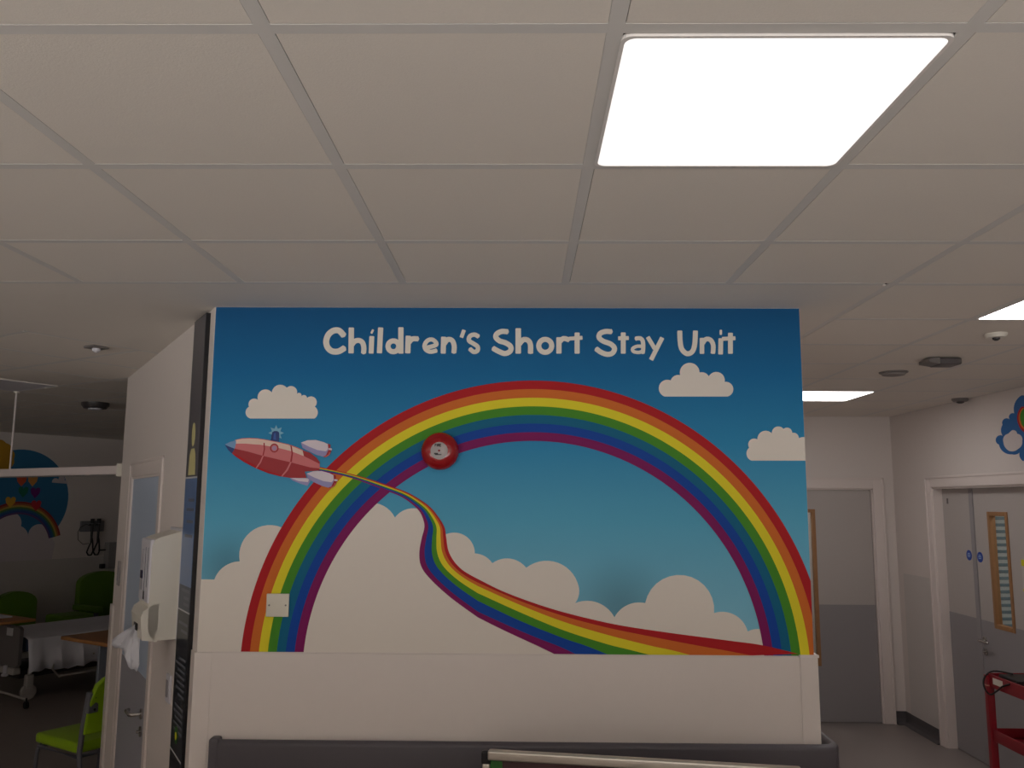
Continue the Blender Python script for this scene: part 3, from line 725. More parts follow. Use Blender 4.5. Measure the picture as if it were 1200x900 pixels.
# ------------------------------------------------------------------ things on the centre wall
t = empty('fire_bell', (-.334, YW, 2.158), 0, 'round red fire alarm bell with pale centre on the rainbow', 'fire alarm')
Mr = Matrix.Rotation(PI / 2, 4, 'X')
q = MB(); q.lathe([(.050, 0.0), (.052, .03), (.05, .034)], mat('bell base red', (130, 14, 20), .4), 36, Matrix.Translation((.006, 0, 0)) @ Mr); q.build('mounting_base', t)
q = MB(); q.lathe([(.074, .022), (.0765, .026), (.0765, .032), (.073, .041), (.064, .051), (.050, .059), (.036, .063), (.034, .063)], REDG, 48, Mr); q.build('gong', t)
q = MB(); q.lathe([(.0345, .062), (.0345, .0655), (.032, .067)], mat('bell centre plate', (176, 168, 168), .4), 36, Mr); q.build('centre_plate', t)
def small_text(mb, text, x0, z0, h, wd, y, m, sx=1, plane=None):
    """tiny block capitals from strokes, on a wall facing -y"""
    GL = {'F': [[(0, 0), (0, 2), (1, 2)], [(0, 1), (.8, 1)]], 'I': [[(0, 0), (0, 2)]], 'R': [[(0, 0), (0, 2), (.9, 2), (.9, 1.1), (0, 1.1)], [(.4, 1.1), (1, 0)]], 'E': [[(1, 0), (0, 0), (0, 2), (1, 2)], [(0, 1), (.8, 1)]]}
    x = x0
    for ch in text:
        for L in GL[ch]:
            for i in range(len(L) - 1):
                for P in stroke_polys([(x + L[i][0] * h / 2, z0 + L[i][1] * h / 2), (x + L[i + 1][0] * h / 2, z0 + L[i + 1][1] * h / 2)], wd): flat(mb, P, 0, m, y, False)
        x += (.35 if ch == 'I' else .8) * h
q = MB(); small_text(q, 'FIRE', -.0165, .017, .0095, .0028, -.0677, BLACK)
q.build('centre_lettering', t); q = MB()
for a_, b_, c_, d_ in ((-.020, -.015, -.004, -.009), (-.016, -.018, .010, -.014)): q.box((a_, -.0677, b_), (c_, -.067, d_), mat('bell print', (58, 54, 56), .5))
q.build('centre_print', t)
q = MB(); q.lathe([(.0045, .066), (.0045, .069), (.002, .0705)], RED, 12, Mr); q.build('centre_screw', t)
t = empty('blanking_plate', (-.974, YW - .003, 1.543), 0, 'white square blank socket plate at the left foot of the rainbow', 'blanking plate')
q = MB(); q.box((-.045, -.009, -.045), (.045, 0, .045), mat('plate white', (214, 208, 194), .35), .003); q.build('plate', t)
for x in (-.033, .033):
    q = MB(); q.lathe([(.0038, .0085), (.0034, .0100), (.001, .0105)], SENS, 12, Matrix.Translation((x, 0, 0)) @ Mr); q.build('screw', t)
# handrail round the wall end
t = empty('bumper_rail', (0, YW, 1.03), 0, 'dark grey plastic bumper rail across the wall below the mural', 'bumper rail')
t.matrix_world = Matrix.Identity(4)
prof_path = [(-1.185, 3.43)] + [(-1.17, 3.415)] + [(x, 3.415) for x in (-.6, 0, .6, 1.1)] + [(1.165, 3.416), (1.195, 3.425), (1.208, 3.45), (1.21, 3.50), (1.21, 3.8), (1.21, 4.4)]
q = MB(); vs = []; fs = []
prof = []
zt, zb_, th = 1.040, .86, .020
for k in range(9): a_ = PI * k / 8; prof.append((th * math.cos(a_), zt - th + th * math.sin(a_)))
for k in range(9): a_ = PI + PI * k / 8; prof.append((th * math.cos(a_), zb_ + th + th * math.sin(a_)))
K = len(prof)
for i, p in enumerate(prof_path):
    a_ = Vector(prof_path[max(i - 1, 0)]); c_ = Vector(prof_path[min(i + 1, len(prof_path) - 1)]); d_ = (c_ - a_).normalized(); n_ = Vector((d_.y, -d_.x))
    for o_, z_ in prof: e_ = Vector(p) + n_ * o_; vs.append((e_.x, e_.y, z_))
for i in range(len(prof_path) - 1):
    for k in range(K): fs.append((i * K + k, i * K + (k + 1) % K, (i + 1) * K + (k + 1) % K, (i + 1) * K + k))
fs += [tuple(range(K)), tuple((len(prof_path) - 1) * K + k for k in range(K))]
q.faces(vs, fs, GREYP, True); q.build('rail', t)
q = MB(); q.box((-1.205, 3.392, .855), (-1.166, 3.447, 1.048), GREYP, .014); q.build('end_cap', t)
for x in (-.9, 0, .9):
    q = MB(); q.box((x - .04, 3.43, .9), (x + .04, 3.449, 1.0), BLACK, .003); q.build('bracket', t)
q = MB(); q.box((XR + .0125, 3.95, .9), (1.195, 4.03, 1.0), BLACK, .003); q.build('bracket', t)
# aluminium framed board standing in front of it
pl_ = ony(571, 885, 3.14); pr_ = ony(940, 901, 2.97); zt = (ony(571, 880, 3.14).z + ony(940, 897, 2.97).z) / 2
Mb = frame((pl_.x, pl_.y, 0), (pr_ - pl_)); wb = (Vector(pr_.xy) - Vector(pl_.xy)).length
t = empty('display_board', M=Mb, label='aluminium framed board with black corners standing in front of the grey rail', cat='display board')
q = MB(); q.box((0.004, -.018, zt - .033), (wb - .004, .014, zt), ALU, .007); q.build('top_bar', t)
for x0 in (-.016, wb - .012):
    q = MB(); q.box((x0, -.014, .06), (x0 + .028, .012, zt - .045), ALU, .006); q.build('side_bar', t)
q = MB(); q.box((.012, -.018, .06), (wb - .012, .014, .093), ALU, .007); q.build('bottom_bar', t)
for x0, z0 in ((-.020, zt - .050), (wb - .014, zt - .050), (-.020, .05), (wb - .014, .05)):
    q = MB(); q.box((x0, -.012, z0), (x0 + .034, .012, z0 + .046), BLACK, .008); q.build('corner_piece', t)
q = MB(); q.box((.01, -.004, .08), (wb - .01, .006, zt - .02), mat('board face maroon', (70, 44, 46), .4)); q.box((.012, -.0055, .3), (.055, -.004, zt - .03), SGREEN); q.build('board_face', t)
for x0 in (.08, wb - .12):
    q = MB(); q.box((x0, -.20, 0), (x0 + .04, .20, .025), ALU, .006); q.box((x0 + .008, -.012, .02), (x0 + .032, .012, .07), ALU); q.build('foot', t)
# ------------------------------------------------------------------ things on the splayed wall
def MS(s, z=0): o = P0 + SD * s; return Matrix(((SD.x, SN.x, 0, o.x), (SD.y, SN.y, 0, o.y), (0, 0, 1, z), (0, 0, 0, 1)))
# tall dark information sign: x along the wall (0 = near mural)
t = empty('information_sign', M=MS(.085), label='tall narrow dark sign panel from ceiling down beside the mural', cat='sign')
q = MB(); q.box((0, 0, .25), (.235, .018, CZ - .01), mat('sign edge black', (22, 20, 24), .4)); q.build('backing_panel', t)
q = MB(); y0 = .018; y1 = .0195
q.box((.004, y0, 2.055), (.231, y1, CZ - .014), DGREY); q.box((.004, y0, 1.60), (.231, y1, 2.048), SBLUE)
q.box((.004, y0, 1.50), (.231, y1, 1.60), mat('sign slate', (50, 60, 80), .35)); q.box((.004, y0, 1.494), (.231, y1, 1.50), SWHITE)
q.box((.004, y0, .27), (.231, y1, 1.494), NAVY); q.box((.004, y0, 2.048), (.231, y1, 2.055), SWHITE); 
q.build('printed_face', t)
q = MB(); q.lathe([(.030, 0), (.030, .0015)], CREAM, 20, Matrix.Translation((.115, y1, 2.235)) @ Matrix.Rotation(-PI / 2, 4, 'X') @ Matrix.Scale(1.7, 4, (0, 1, 0)))
q.prism([(.045, 2.062), (.175, 2.062), (.165, 2.15), (.140, 2.175), (.085, 2.175), (.06, 2.15)], -y1 - .0015, -y1, CREAM, Matrix.Rotation(PI / 2, 4, 'X')); q.build('figure_emblem', t)
q = MB(); random.seed(3)
def tl(x0, x1, z, h=.008): q.box((x0, y1, z), (x1, y1 + .0008, z + h), STEXT)
for z in (1.95, 1.91, 1.86, 1.80): tl(.03, .12 + .09 * random.random(), z, .012)
for z in (1.575, 1.545, 1.52, 1.44, 1.41): tl(.02, .12 + .09 * random.random(), z, .011)
for k in range(13):
    if k != 7: tl(.02, .12 + .1 * random.random(), 1.30 - k * .024, .009)
q.build('lettering', t)
q = MB(); q.prism(ell(.12, 1.0, .035, .035, 14), -y1 - .001, -y1, SGREEN, Matrix.Rotation(PI / 2, 4, 'X')); q.prism(ell(.125, .995, .016, .016, 10), -y1 - .0018, -y1 - .001, YEL, Matrix.Rotation(PI / 2, 4, 'X')); q.build('round_emblem', t)
q = MB(); q.prism([(.004, .915), (.231, .925), (.231, .931), (.004, .921)], -y1 - .001, -y1, SWHITE, Matrix.Rotation(PI / 2, 4, 'X')); q.build('rule_line', t)
# dispenser
t = empty('apron_dispenser', M=MS(.36, 1.36), label='white box dispenser with a plastic sheet hanging out, on the splayed wall', cat='dispenser')
dp = .13; wd = .26; hd = .46
q = MB(); q.prism([(0.012, 0), (dp - .03, 0), (dp - .01, .02), (dp, .06), (dp, .40), (dp - .01, .425), (dp - .03, .435), (0.012, hd)], 0, wd, WPLAST, Matrix(((0, 0, 1, 0), (1, 0, 0, 0), (0, 1, 0, 0), (0, 0, 0, 1)))); q.build('body', t)
q = MB(); q.box((-.012, 0, -.005), (wd + .012, .014, hd + .012), WPLAST2, .003); q.build('back_plate', t)
q = MB(); q.box((.01, dp - .02, .155), (wd - .01, dp + .007, .425), WPLAST2, .008); q.build('front_cover', t)
q = MB(); q.prism([(.09, -.005), (.15, .005), (.160, .10), (.152, .125), (.11, .155), (.09, .155)], .0, wd, WPLAST, Matrix(((0, 0, 1, 0), (1, 0, 0, 0), (0, 1, 0, 0), (0, 0, 0, 1)))); q.build('lip', t)
q = MB()
for x_, z0_, z1_ in ((.05, .22, .39), (.11, .17, .39), (.18, .20, .38)): q.box((x_, dp + .0065, z0_), (x_ + .006, dp + .0082, z1_), mat('dispenser print', (92, 92, 112), .5))
q.box((.165, dp + .0065, .25), (.21, dp + .012, .285), mat('dispenser knob', (30, 28, 60), .4), .005); q.box((.10, dp + .0065, .165), (.125, dp + .0082, .20), BLACK); q.build('printed_marks', t)
q = MB(); q.box((.09, .156, .035), (.17, .161, .065), BLACK, .002); q.build('slot', t)
def sheet(pts, wdt, nm, par, m=CLEARP, axis=0):
    q = MB(); vs = []; n = len(pts)
    for i, (x, y, z, w_) in enumerate(pts):
        for k in range(7): f_ = k / 6 - .5; vs.append((x + w_ * f_ * .7, y + w_ * f_ * .6 + .006 * math.sin(k * 2.1 + i), z + .006 * math.cos(k * 1.7 + i * .8) + w_ * f_ * .25))
    q.faces(vs, [(i * 7 + k, i * 7 + k + 1, i * 7 + k + 8, i * 7 + k + 7) for i in range(n - 1) for k in range(6)], m, True)
    o = q.build(nm, par); so = o.modifiers.new('s', 'SOLIDIFY'); so.thickness = .0015; return o
sheet([(.13, .156, .05, .03), (.15, .165, .02, .07), (.175, .185, -.01, .09), (.205, .205, -.035, .095), (.22, .215, -.05, .08)], .1, 'hanging_sheet', t)
sheet([(.12, .154, .04, .04), (.12, .160, -.01, .07), (.115, .166, -.05, .085), (.11, .168, -.09, .09), (.10, .166, -.125, .04)], .1, 'hanging_sheet', t)
q = MB(); q.box((-.0128, .004, hd - .05), (-.0115, .010, hd - .03), BLACK); q.build('side_slot', t); q = MB(); q.box((-.0128, .003, .0), (-.0115, .007, .12), BLACK); q.build('side_slot', t)
# socket low on the splayed wall, switch near its end
def wallplate(nm, s, z, w_, h_, lab, cat, mm, part='rocker'):
    t = empty(nm, M=MS(s, z), label=lab, cat=cat)
    q = MB(); q.box((-w_ / 2, 0, -h_ / 2), (w_ / 2, .010, h_ / 2), mm, .003); q.build('plate', t)
    q = MB(); q.box((-w_ * .2, .0095, -h_ * .3), (w_ * .2, .0145, h_ * .3), mat('plate inset', (150, 146, 152), .4), .002); q.build(part, t)
wallplate('wall_socket', .50, 1.13, .085, .12, 'small pale wall plate low between the door and the dark sign', 'wall socket', WPLAST2, 'socket_face')
wallplate('door_switch', 2.27, 1.50, .085, .15, 'narrow grey switch plate on the white wall left of the splayed door', 'switch', mat('switch grey', (150, 144, 144), .4))
# ------------------------------------------------------------------ curtain track over the bay opening
Ra = math.atan2(-A.y, -A.x)
Mt = Matrix(((-A.x, A.y, 0, P1.x), (-A.y, -A.x, 0, P1.y), (0, 0, 1, 0), (0, 0, 0, 1)))
t = empty('curtain_track', M=Mt, label='white horizontal curtain track across the bay opening, hung by a thin rod', cat='curtain track')
q = MB(); q.box((.005, -.025, 2.120), (4.2, .025, 2.176), mat('track white', (214, 202, 200), .4), .005); q.box((.005, -.008, 2.112), (4.2, .008, 2.121), SENS); q.build('track', t)
for x in (1.40, 3.3):
    q = MB(); q.tube([(x, 0, 2.17), (x, 0, CZ)], .007, mat('track white', (0, 0, 0))); q.lathe([(.02, CZ - .012), (.02, CZ)], WPLAST, 16, Matrix.Translation((x, 0, 0))); q.build('hanger_rod', t)
q = MB(); q.box((.0, -.032, 2.105), (.012, .032, 2.19), WPLAST, .003); q.build('end_bracket', t)
# ------------------------------------------------------------------ bay back wall decoration.  local x along +b, z up, y out towards the room (+a)
def MBW(b0, z, off=0.0):
    o = Vector(AB(-10.75 + off, b0)); return Matrix(((Bv.x, A.x, 0, o.x), (Bv.y, A.y, 0, o.y), (0, 0, 1, z), (0, 0, 0, 1)))
t = empty('round_wall_picture', M=MBW(5.60, 1.95), label='round sky mural with sun, rainbow and balloons on the dark bay wall', cat='mural')
def fp(mb, P, off, m):
    tri = tessellate_polygon([[Vector((p[0], p[1], 0)) for p in P]]); mb.faces([(p[0], off, p[1]) for p in P], tri, m)
q = MB(); q.prism(ell(0, 0, .61, .61, 56), -.002, 0, mat('bay mural blue', (52, 118, 162), .5), Matrix.Rotation(PI / 2, 4, 'X')); q.build('sky_disc', t)
q = MB(); sun = []
for k in range(72): r_ = .215 + .014 * abs(math.sin(k * PI / 6)); sun.append((-.33 + r_ * math.cos(k * PI / 36), .49 + r_ * math.sin(k * PI / 36)))
fp(q, sun, .004, mat('bay sun', (196, 146, 44), .5)); q.build('sun', t)
q = MB()
for k, m in enumerate([mat('bay ink %d' % i_, c_, .6) for i_, c_ in enumerate(((150, 50, 50), (170, 96, 60), (190, 160, 80), (80, 120, 70), (50, 96, 130), (50, 80, 140), (100, 70, 120)))]):
    ra, rb = .56 - .022 * k, .56 - .022 * (k + 1)
    for i in range(48):
        t0 = math.radians(14) + math.radians(152) * i / 48; t1 = t0 + math.radians(152) / 48
        fp(q, [(.0 + ra * math.cos(t0), -.59 + ra * math.sin(t0)), (ra * math.cos(t1), -.59 + ra * math.sin(t1)), (rb * math.cos(t1), -.59 + rb * math.sin(t1)), (rb * math.cos(t0), -.59 + rb * math.sin(t0))], .003, m)
q.build('rainbow', t)
q = MB(); cb = arc3((-.62, -.25), (-.42, -.16), (-.22, -.24)) + arc3((-.22, -.24), (-.10, -.16), (.04, -.33))[1:] + arc3((.04, -.33), (.12, -.40), (.14, -.46))[1:] + arc3((.14, -.46), (.25, -.31), (.38, -.40))[1:] + [(.48, -.55), (.45, -.8), (-.6, -.8)]
fp(q, cb, .0022, mat('bay cloud', (206, 196, 200), .5)); q.build('cloud_bank', t)
q = MB(); fp(q, arc3((.38, .21), (.40, .26), (.46, .25), 6) + arc3((.46, .25), (.50, .30), (.54, .24), 6)[1:] + arc3((.54, .24), (.58, .22), (.58, .2), 6)[1:], .004, mat('bay cloud', (0, 0, 0))); q.build('cloud', t)
for (u, v, c) in ((25, 563, (206, 90, 60)), (38, 563, (214, 150, 80)), (27, 576, (30, 110, 90)), (41, 577, (110, 40, 120)), (12, 588, (220, 168, 60)), (42, 592, (190, 50, 60))):
    o0 = Vector(AB(-10.75, 5.60)); n_ = A; r_ = ray(u, v); tt = (o0.dot(A)) / (r_.x * A.x + r_.y * A.y); P_ = CAM + r_ * tt
    lx = Vector((P_.x, P_.y)).dot(Bv) - 5.60; lz = P_.z - 1.95
    q = MB(); hh = [(lx, lz - .075)] + [(lx + .055, lz - .01)] + arc3((lx + .055, lz + .01), (lx + .03, lz + .06), (lx, lz + .03), 6) + arc3((lx, lz + .03), (lx - .03, lz + .06), (lx - .055, lz + .01), 6)[1:] + [(lx - .055, lz - .01)]
    fp(q, hh, .005, mat('balloon %d' % u, c, .5)); q.build('balloon', t)
# wall cladding in the bay
b = MB(); b.prism([AB(-10.75, 2), AB(-10.75, 8.5), AB(-10.744, 8.5), AB(-10.744, 2)], .1, 1.20, mat('bay cladding', (196, 190, 186), .45)); tag(b.build('trim_6'), kind='structure')
# diagnostic instrument set
t = empty('diagnostic_set', M=MBW(6.55, 1.23, .01), label='black examination instruments with looped cords hung on the bay wall', cat='medical instruments')
q = MB(); q.box((-.16, -.01, .30), (.16, .03, .44), mat('instrument base', (120, 120, 124), .5), .01); q.build('wall_unit', t)
for k, x in enumerate((-.035, .055)):
    q = MB(); q.tube([(x, .07, .16), (x, .07, .40)], [.014, .017], BLACK); q.tube([(x, .07, .41), (x, .07, .47)], [.022, .026], BLACK); q.box((x - .02, .02, .38), (x + .02, .07, .40), BLACK); q.build('instrument_handle', t)
    q = MB(); pts = [(x, .07, .16)] + [(x - .06 * math.sin(PI * i / 12) * (1 if k == 0 else .4) - .02 * i / 12, .06, .16 - .17 * math.sin(PI * i / 12 * .98)) for i in range(1, 12)] + [(x + .03, .03, .30)]
    pts = [(x, .07, .17), (x - .03, .07, .10), (x - .045, .06, .04), (x - .02, .06, 0.0), (x + .02, .06, 0.0), (x + .04, .06, .05), (x + .03, .05, .18), (x + .01, .03, .32)]
    P2 = []
    for i in range(len(pts) - 1):
        for s_ in range(4): f_ = s_ / 4; P2.append(tuple(pts[i][j] * (1 - f_) + pts[i + 1][j] * f_ for j in range(3)))
    q.tube(P2, .010, BLACK, 8); q.build('coiled_cord', t)
q = MB(); q.tube([(-.17, .03, .36), (-.2, .03, .30), (-.19, .03, .2), (-.12, .03, .14), (-.04, .03, .15)], .004, BLACK, 6); q.tube([(-.17, .03, .36), (-.1, .03, .40), (-.05, .03, .38)], .004, BLACK, 6); q.build('thin_cable', t)
t = empty('glove_box_holder', M=MBW(6.85, 1.045, .01), label='pale wall box beside the hanging instruments, above the high green chair', cat='wall box')
q = MB(); q.box((-.10, -.005, .0), (.16, .10, .34), mat('bay box', (150, 146, 146), .5), .01); q.build('box', t)
q = MB(); q.box((-.16, 0, .0), (-.10, .05, .06), BLACK, .005); q.build('side_clip', t); q = MB(); q.tube([(-.2, .03, .24), (-.1, .03, .24)], .01, BLACK, 8); q.build('side_clip', t)
q = MB(); q.box((-.14, -.01, -.035), (.20, .03, -.015), WPLAST); q.build('shelf_strip', t)

# ------------------------------------------------------------------ chairs
def small_chair(M, label):
    """x = direction faced, origin on the floor under the seat centre"""
    t = empty('childrens_chair', M=M, label=label, cat='chair')
    w_, d_, sh = .235, .25, .40
    q = MB(); q.box((-d_, -w_, sh - .065), (d_, w_, sh), GREEN, .024); q.build('seat', t)
    q = MB()                                               # curved back pad
    n = 12; vs = []; nz = 8
    for side in (0, 1):
        for j in range(nz + 1):
            for i in range(n + 1):
                yy = -w_ + 2 * w_ * i / n; f_ = j / nz; top_ = .21 + .17 * math.sqrt(max(0, 1 - (abs(yy) / w_) ** 2.6)) ** 1.0
                zz = sh + .06 + f_ * top_
                vs.append((-d_ - .012 - .06 * f_ - .03 * (1 - (yy / w_) ** 2) - (.045 if side else 0), yy, zz))
    m_n = (n + 1) * (nz + 1); fs = []
    for side in (0, 1):
        for j in range(nz):
            for i in range(n): a0 = side * m_n + j * (n + 1) + i; fs.append((a0, a0 + 1, a0 + n + 2, a0 + n + 1))
    for j in range(nz):
        for i in (0, n): a0 = j * (n + 1) + i; fs.append((a0, a0 + n + 1, a0 + n + 1 + m_n, a0 + m_n))
    for i in range(n):
        for j in (0, nz): a0 = j * (n + 1) + i; fs.append((a0, a0 + 1, a0 + 1 + m_n, a0 + m_n))
    q.faces(vs, fs, GREEN, True); o = q.build('backrest', t)
    bv = o.modifiers.new('b', 'BEVEL'); bv.width = .012; bv.segments = 3; bv.limit_method = 'ANGLE'
    for s_ in (-1, 1):
        y_ = s_ * (w_ - .005)
        q = MB(); q.tube([(-d_ - .10, y_, 0), (-d_ - .045, y_, .2), (-d_ - .02, y_, sh - .05), (-d_ - .04, y_ , sh + .10), (-d_ - .085, y_ , sh + .33)], [.013, .014, .017, .018, .017], LEGM); q.build('leg', t)
        q = MB(); q.tube([(d_ - .01, y_, 0), (d_ - .035, y_, sh - .12), (d_ - .05, y_, sh - .075), (d_ - .08, y_, sh - .067)], .0125, LEGM); q.build('leg', t)
        q = MB(); q.box((-d_ - .105, y_ - s_ * .045 - .012, sh + .20), (-d_ - .07, y_ + .012, sh + .32), LEGM, .006)
        for z_ in (sh + .22, sh + .295): q.lathe([(.008, 0), (.008, .004), (.004, .007)], BLACK, 10, Matrix.Translation((-d_ - .105, y_ - s_ * .03, z_)) @ Matrix.Rotation(-PI / 2, 4, 'Y'))
        q.build('back_bracket', t)
    q = MB(); q.tube([(-d_, -w_, sh - .08), (d_ - .06, -w_, sh - .08), (d_ - .06, w_, sh - .08), (-d_, w_, sh - .08)], .012, LEGM, 8, closed=True); q.build('seat_frame', t)
    return t
fd = -A; sdv = Bv
cc = Vector(AB(-5.395, 3.30)) + fd * .25 + sdv * .235
small_chair(frame((cc.x, cc.y, 0), fd), 'bright lime green chair with grey frame beside the white wall corner')
def armchair(M, label, hb, arm=True, w_=.30):
    t = empty('green_armchair', M=M, label=label, cat='armchair')
    q = MB(); q.box((-.25, -w_ + .06, .30), (.28, w_ - .06, .45), GREEND, .035); q.build('seat', t)
    q = MB(); n = 12; pr = [(-w_ + .02, .40)] + [(-w_ + .02, hb - .14)] + [( -(w_ - .02) * math.cos(PI * k / n) , hb - .14 + .14 * math.sin(PI * k / n)) for k in range(1, n)] + [(w_ - .02, hb - .14), (w_ - .02, .40)]
    q.prism(pr, .24, .34, GREEND, Matrix(((0, 0, -1, 0), (1, 0, 0, 0), (0, 1, 0, 0), (0, 0, 0, 1)))); o = q.build('backrest', t); bv = o.modifiers.new('b', 'BEVEL'); bv.width = .03; bv.segments = 3; bv.limit_method = 'ANGLE'
    for s_ in (-1, 1):
        if arm:
            q = MB(); q.box((-.28, s_ * w_ - .045, .56), (.26, s_ * w_ + .045, .63), GREEND, .02); q.build('armrest', t)
            q = MB(); q.box((.16, s_ * w_ - .02, .0), (.20, s_ * w_ + .02, .57), LEGM, .006); q.build('arm_frame', t); q = MB(); q.box((-.26, s_ * w_ - .02, .0), (-.22, s_ * w_ + .02, .57), LEGM, .006); q.build('arm_frame', t)
        for x_ in (-.24, .22):
            if not arm: q = MB(); q.box((x_ - .02, s_ * (w_ - .07) - .02, 0), (x_ + .02, s_ * (w_ - .07) + .02, .32), LEGM, .004); q.build('leg', t)
    return t
armchair(frame((*AB(-10.15, 5.48), 0), A), 'green chair with rounded back behind the bed at the left edge', .87, False, .26)
armchair(frame((*AB(-10.33, 6.66), 0), A), 'high-backed dark green armchair against the bay wall below the instruments', 1.02, True, .33)
t = empty('footstool', M=frame((*AB(-10.15, 6.00), 0), A), label='low dark green padded stool behind the bed between the two green chairs', cat='stool')
q = MB(); q.box((-.2, -.20, .42), (.2, .19, .58), GREEND, .035); q.build('cushion', t)
for x in (-.15, .15):
    for y in (-.15, .14):
        q = MB(); q.box((x - .018, y - .018, 0), (x + .018, y + .018, .43), LEGM, .004); q.build('leg', t)
# ------------------------------------------------------------------ desk by the bed
t = empty('desk', M=frame((*AB(-7.43, 4.32), 0), Bv), label='wood-topped table with pale slab leg beside the white wall corner', cat='table')
q = MB(); q.box((0, -1.15, .735), (.62, 0, .765), TABW, .006); q.build('tabletop', t)
q = MB(); q.box((.06, -.50, .0), (.40, -.47, .735), LEGB, .004); q.build('leg', t)
q = MB(); q.box((.06, -1.10, .0), (.40, -1.07, .735), LEGB, .004); q.build('leg', t)
q = MB(); q.box((.30, -1.07, .35), (.32, -.50, .735), mat('panel dark', (80, 78, 88), .5)); q.build('modesty_panel', t)
# ------------------------------------------------------------------ hospital bed: local x along +b (foot at x=0), y towards -a
Mbed = Matrix(((Bv.x, -A.x, 0, AB(-8.60, 4.62)[0]), (Bv.y, -A.y, 0, AB(-8.60, 4.62)[1]), (0, 0, 1, 0), (0, 0, 0, 1)))
t = empty('hospital_bed', M=Mbed, label='hospital bed with white sheet and grey footboard in the dark bay', cat='bed')
q = MB(); q.box((.06, .03, .46), (2.05, .87, .585), mat('mattress blue', (70, 84, 110), .6), .03); q.build('mattress', t)
q = MB()     # sheet with draped near side
n = 44; rows = []
for i in range(n + 1):
    x = .05 + 2.0 * i / n; wv_ = .018 * math.sin(i * 1.15) + .012 * math.sin(i * 2.7 + 1); hem = .27 + .012 * math.sin(i * .5) + .008 * math.sin(i * 1.9)
    rows.append([(x, .88, .55), (x, .88, .605), (x, .45, .612 + .004 * math.sin(i)), (x, .04, .606), (x, -.012, .588), (x, -.028 - wv_ * .3, .50), (x, -.045 - wv_ * .8, .40), (x, -.055 - wv_ * 1.2, hem)])
k_ = len(rows[0]); q.faces([v for r_ in rows for v in r_], [(i * k_ + j, i * k_ + j + 1, (i + 1) * k_ + j + 1, (i + 1) * k_ + j) for i in range(n) for j in range(k_ - 1)], SHEET, True)
o = q.build('sheet', t); so = o.modifiers.new('s', 'SOLIDIFY'); so.thickness = .006
q = MB(); Mx = Matrix(((0, 0, 1, -.03), (1, 0, 0, 0), (0, 1, 0, 0), (0, 0, 0, 1)))
outer = rrect(.0, .92, .32, .74, .06); inner = rrect(.13, .24, .62, .69, .025)
inner2 = rrect(.68, .79, .62, .69, .025)
# panel assembled round its two hand holes
for poly in ([(0.0, .36), (.04, .32), (.88, .32), (.92, .36), (.92, .62), (0, .62)], [(0, .62), (.13, .62), (.13, .69), (0, .69)], [(.24, .62), (.68, .62), (.68, .69), (.24, .69)], [(.79, .62), (.92, .62), (.92, .69), (.79, .69)], [(0, .69), (.92, .69), (.90, .705), (.86, .715), (.06, .715), (.02, .705)]):
    q.prism(poly, 0, .035, BEDG, Mx)
o = q.build('footboard', t)
for x0, y0 in ((.13, .24), (.68, .79)):
    q = MB(); q.box((-.034, x0, .618), (-.0305, y0, .692), mat('handle insert pale', (206, 206, 208), .5), .001); q.build('hand_hold', o)
q = MB(); q.box((2.06, 0, .32), (2.10, .92, .95), BEDG, .015); q.build('headboard', t)
q = MB(); q.box((.0, .06, .40), (2.06, .10, .455), BEDW, .006); q.box((.0, .80, .40), (2.06, .84, .455), BEDW, .006); q.box((-.05, .03, .26), (.02, .89, .32), BEDW, .008)
q.box((.1, .2, .18), (1.95, .7, .26), mat('bed chassis', (70, 66, 66), .5), .01)
for x in (.45, 1.55): q.box((x, .35, .26), (x + .1, .55, .46), BEDG, .01)
q.build('frame', t)
q = MB(); q.tube([(.32, -.02, .36), (1.35, -.02, .36), (1.42, -.04, .30), (1.25, -.07, .20), (.35, -.07, .20), (.28, -.07, .28)], .011, BEDW, 8, closed=True); q.tube([(.5, -.02, .36), (.5, .08, .42)], .01, BEDW, 8); q.tube([(1.2, -.02, .36), (1.2, .08, .42)], .01, BEDW, 8); q.build('side_rail', t)
for x, y in ((.12, .05), (.12, .85), (1.95, .05), (1.95, .85)):
    q = MB(); q.box((x - .035, y - .03, .11), (x + .035, y + .03, .24), BEDW, .01); q.tube([(x, y, .2), (x, y, .3)], .018, BEDW); o = q.build('castor', t)
    q = MB(); q.lathe([(.055, -.022), (.073, -.018), (.075, 0), (.073, .018), (.055, .022)], mat('castor wheel grey', (176, 170, 166), .5), 28, Matrix.Translation((x, y, .075)) @ Matrix.Rotation(PI / 2, 4, 'X')); q.build('wheel', o)
for y in (.16, .76):
    q = MB(); q.lathe([(.018, .24), (.030, .245), (.030, .26), (.018, .27), (.018, .34)], WPLAST2, 20, Matrix.Translation((-.06, y, 0))); q.build('buffer', t)
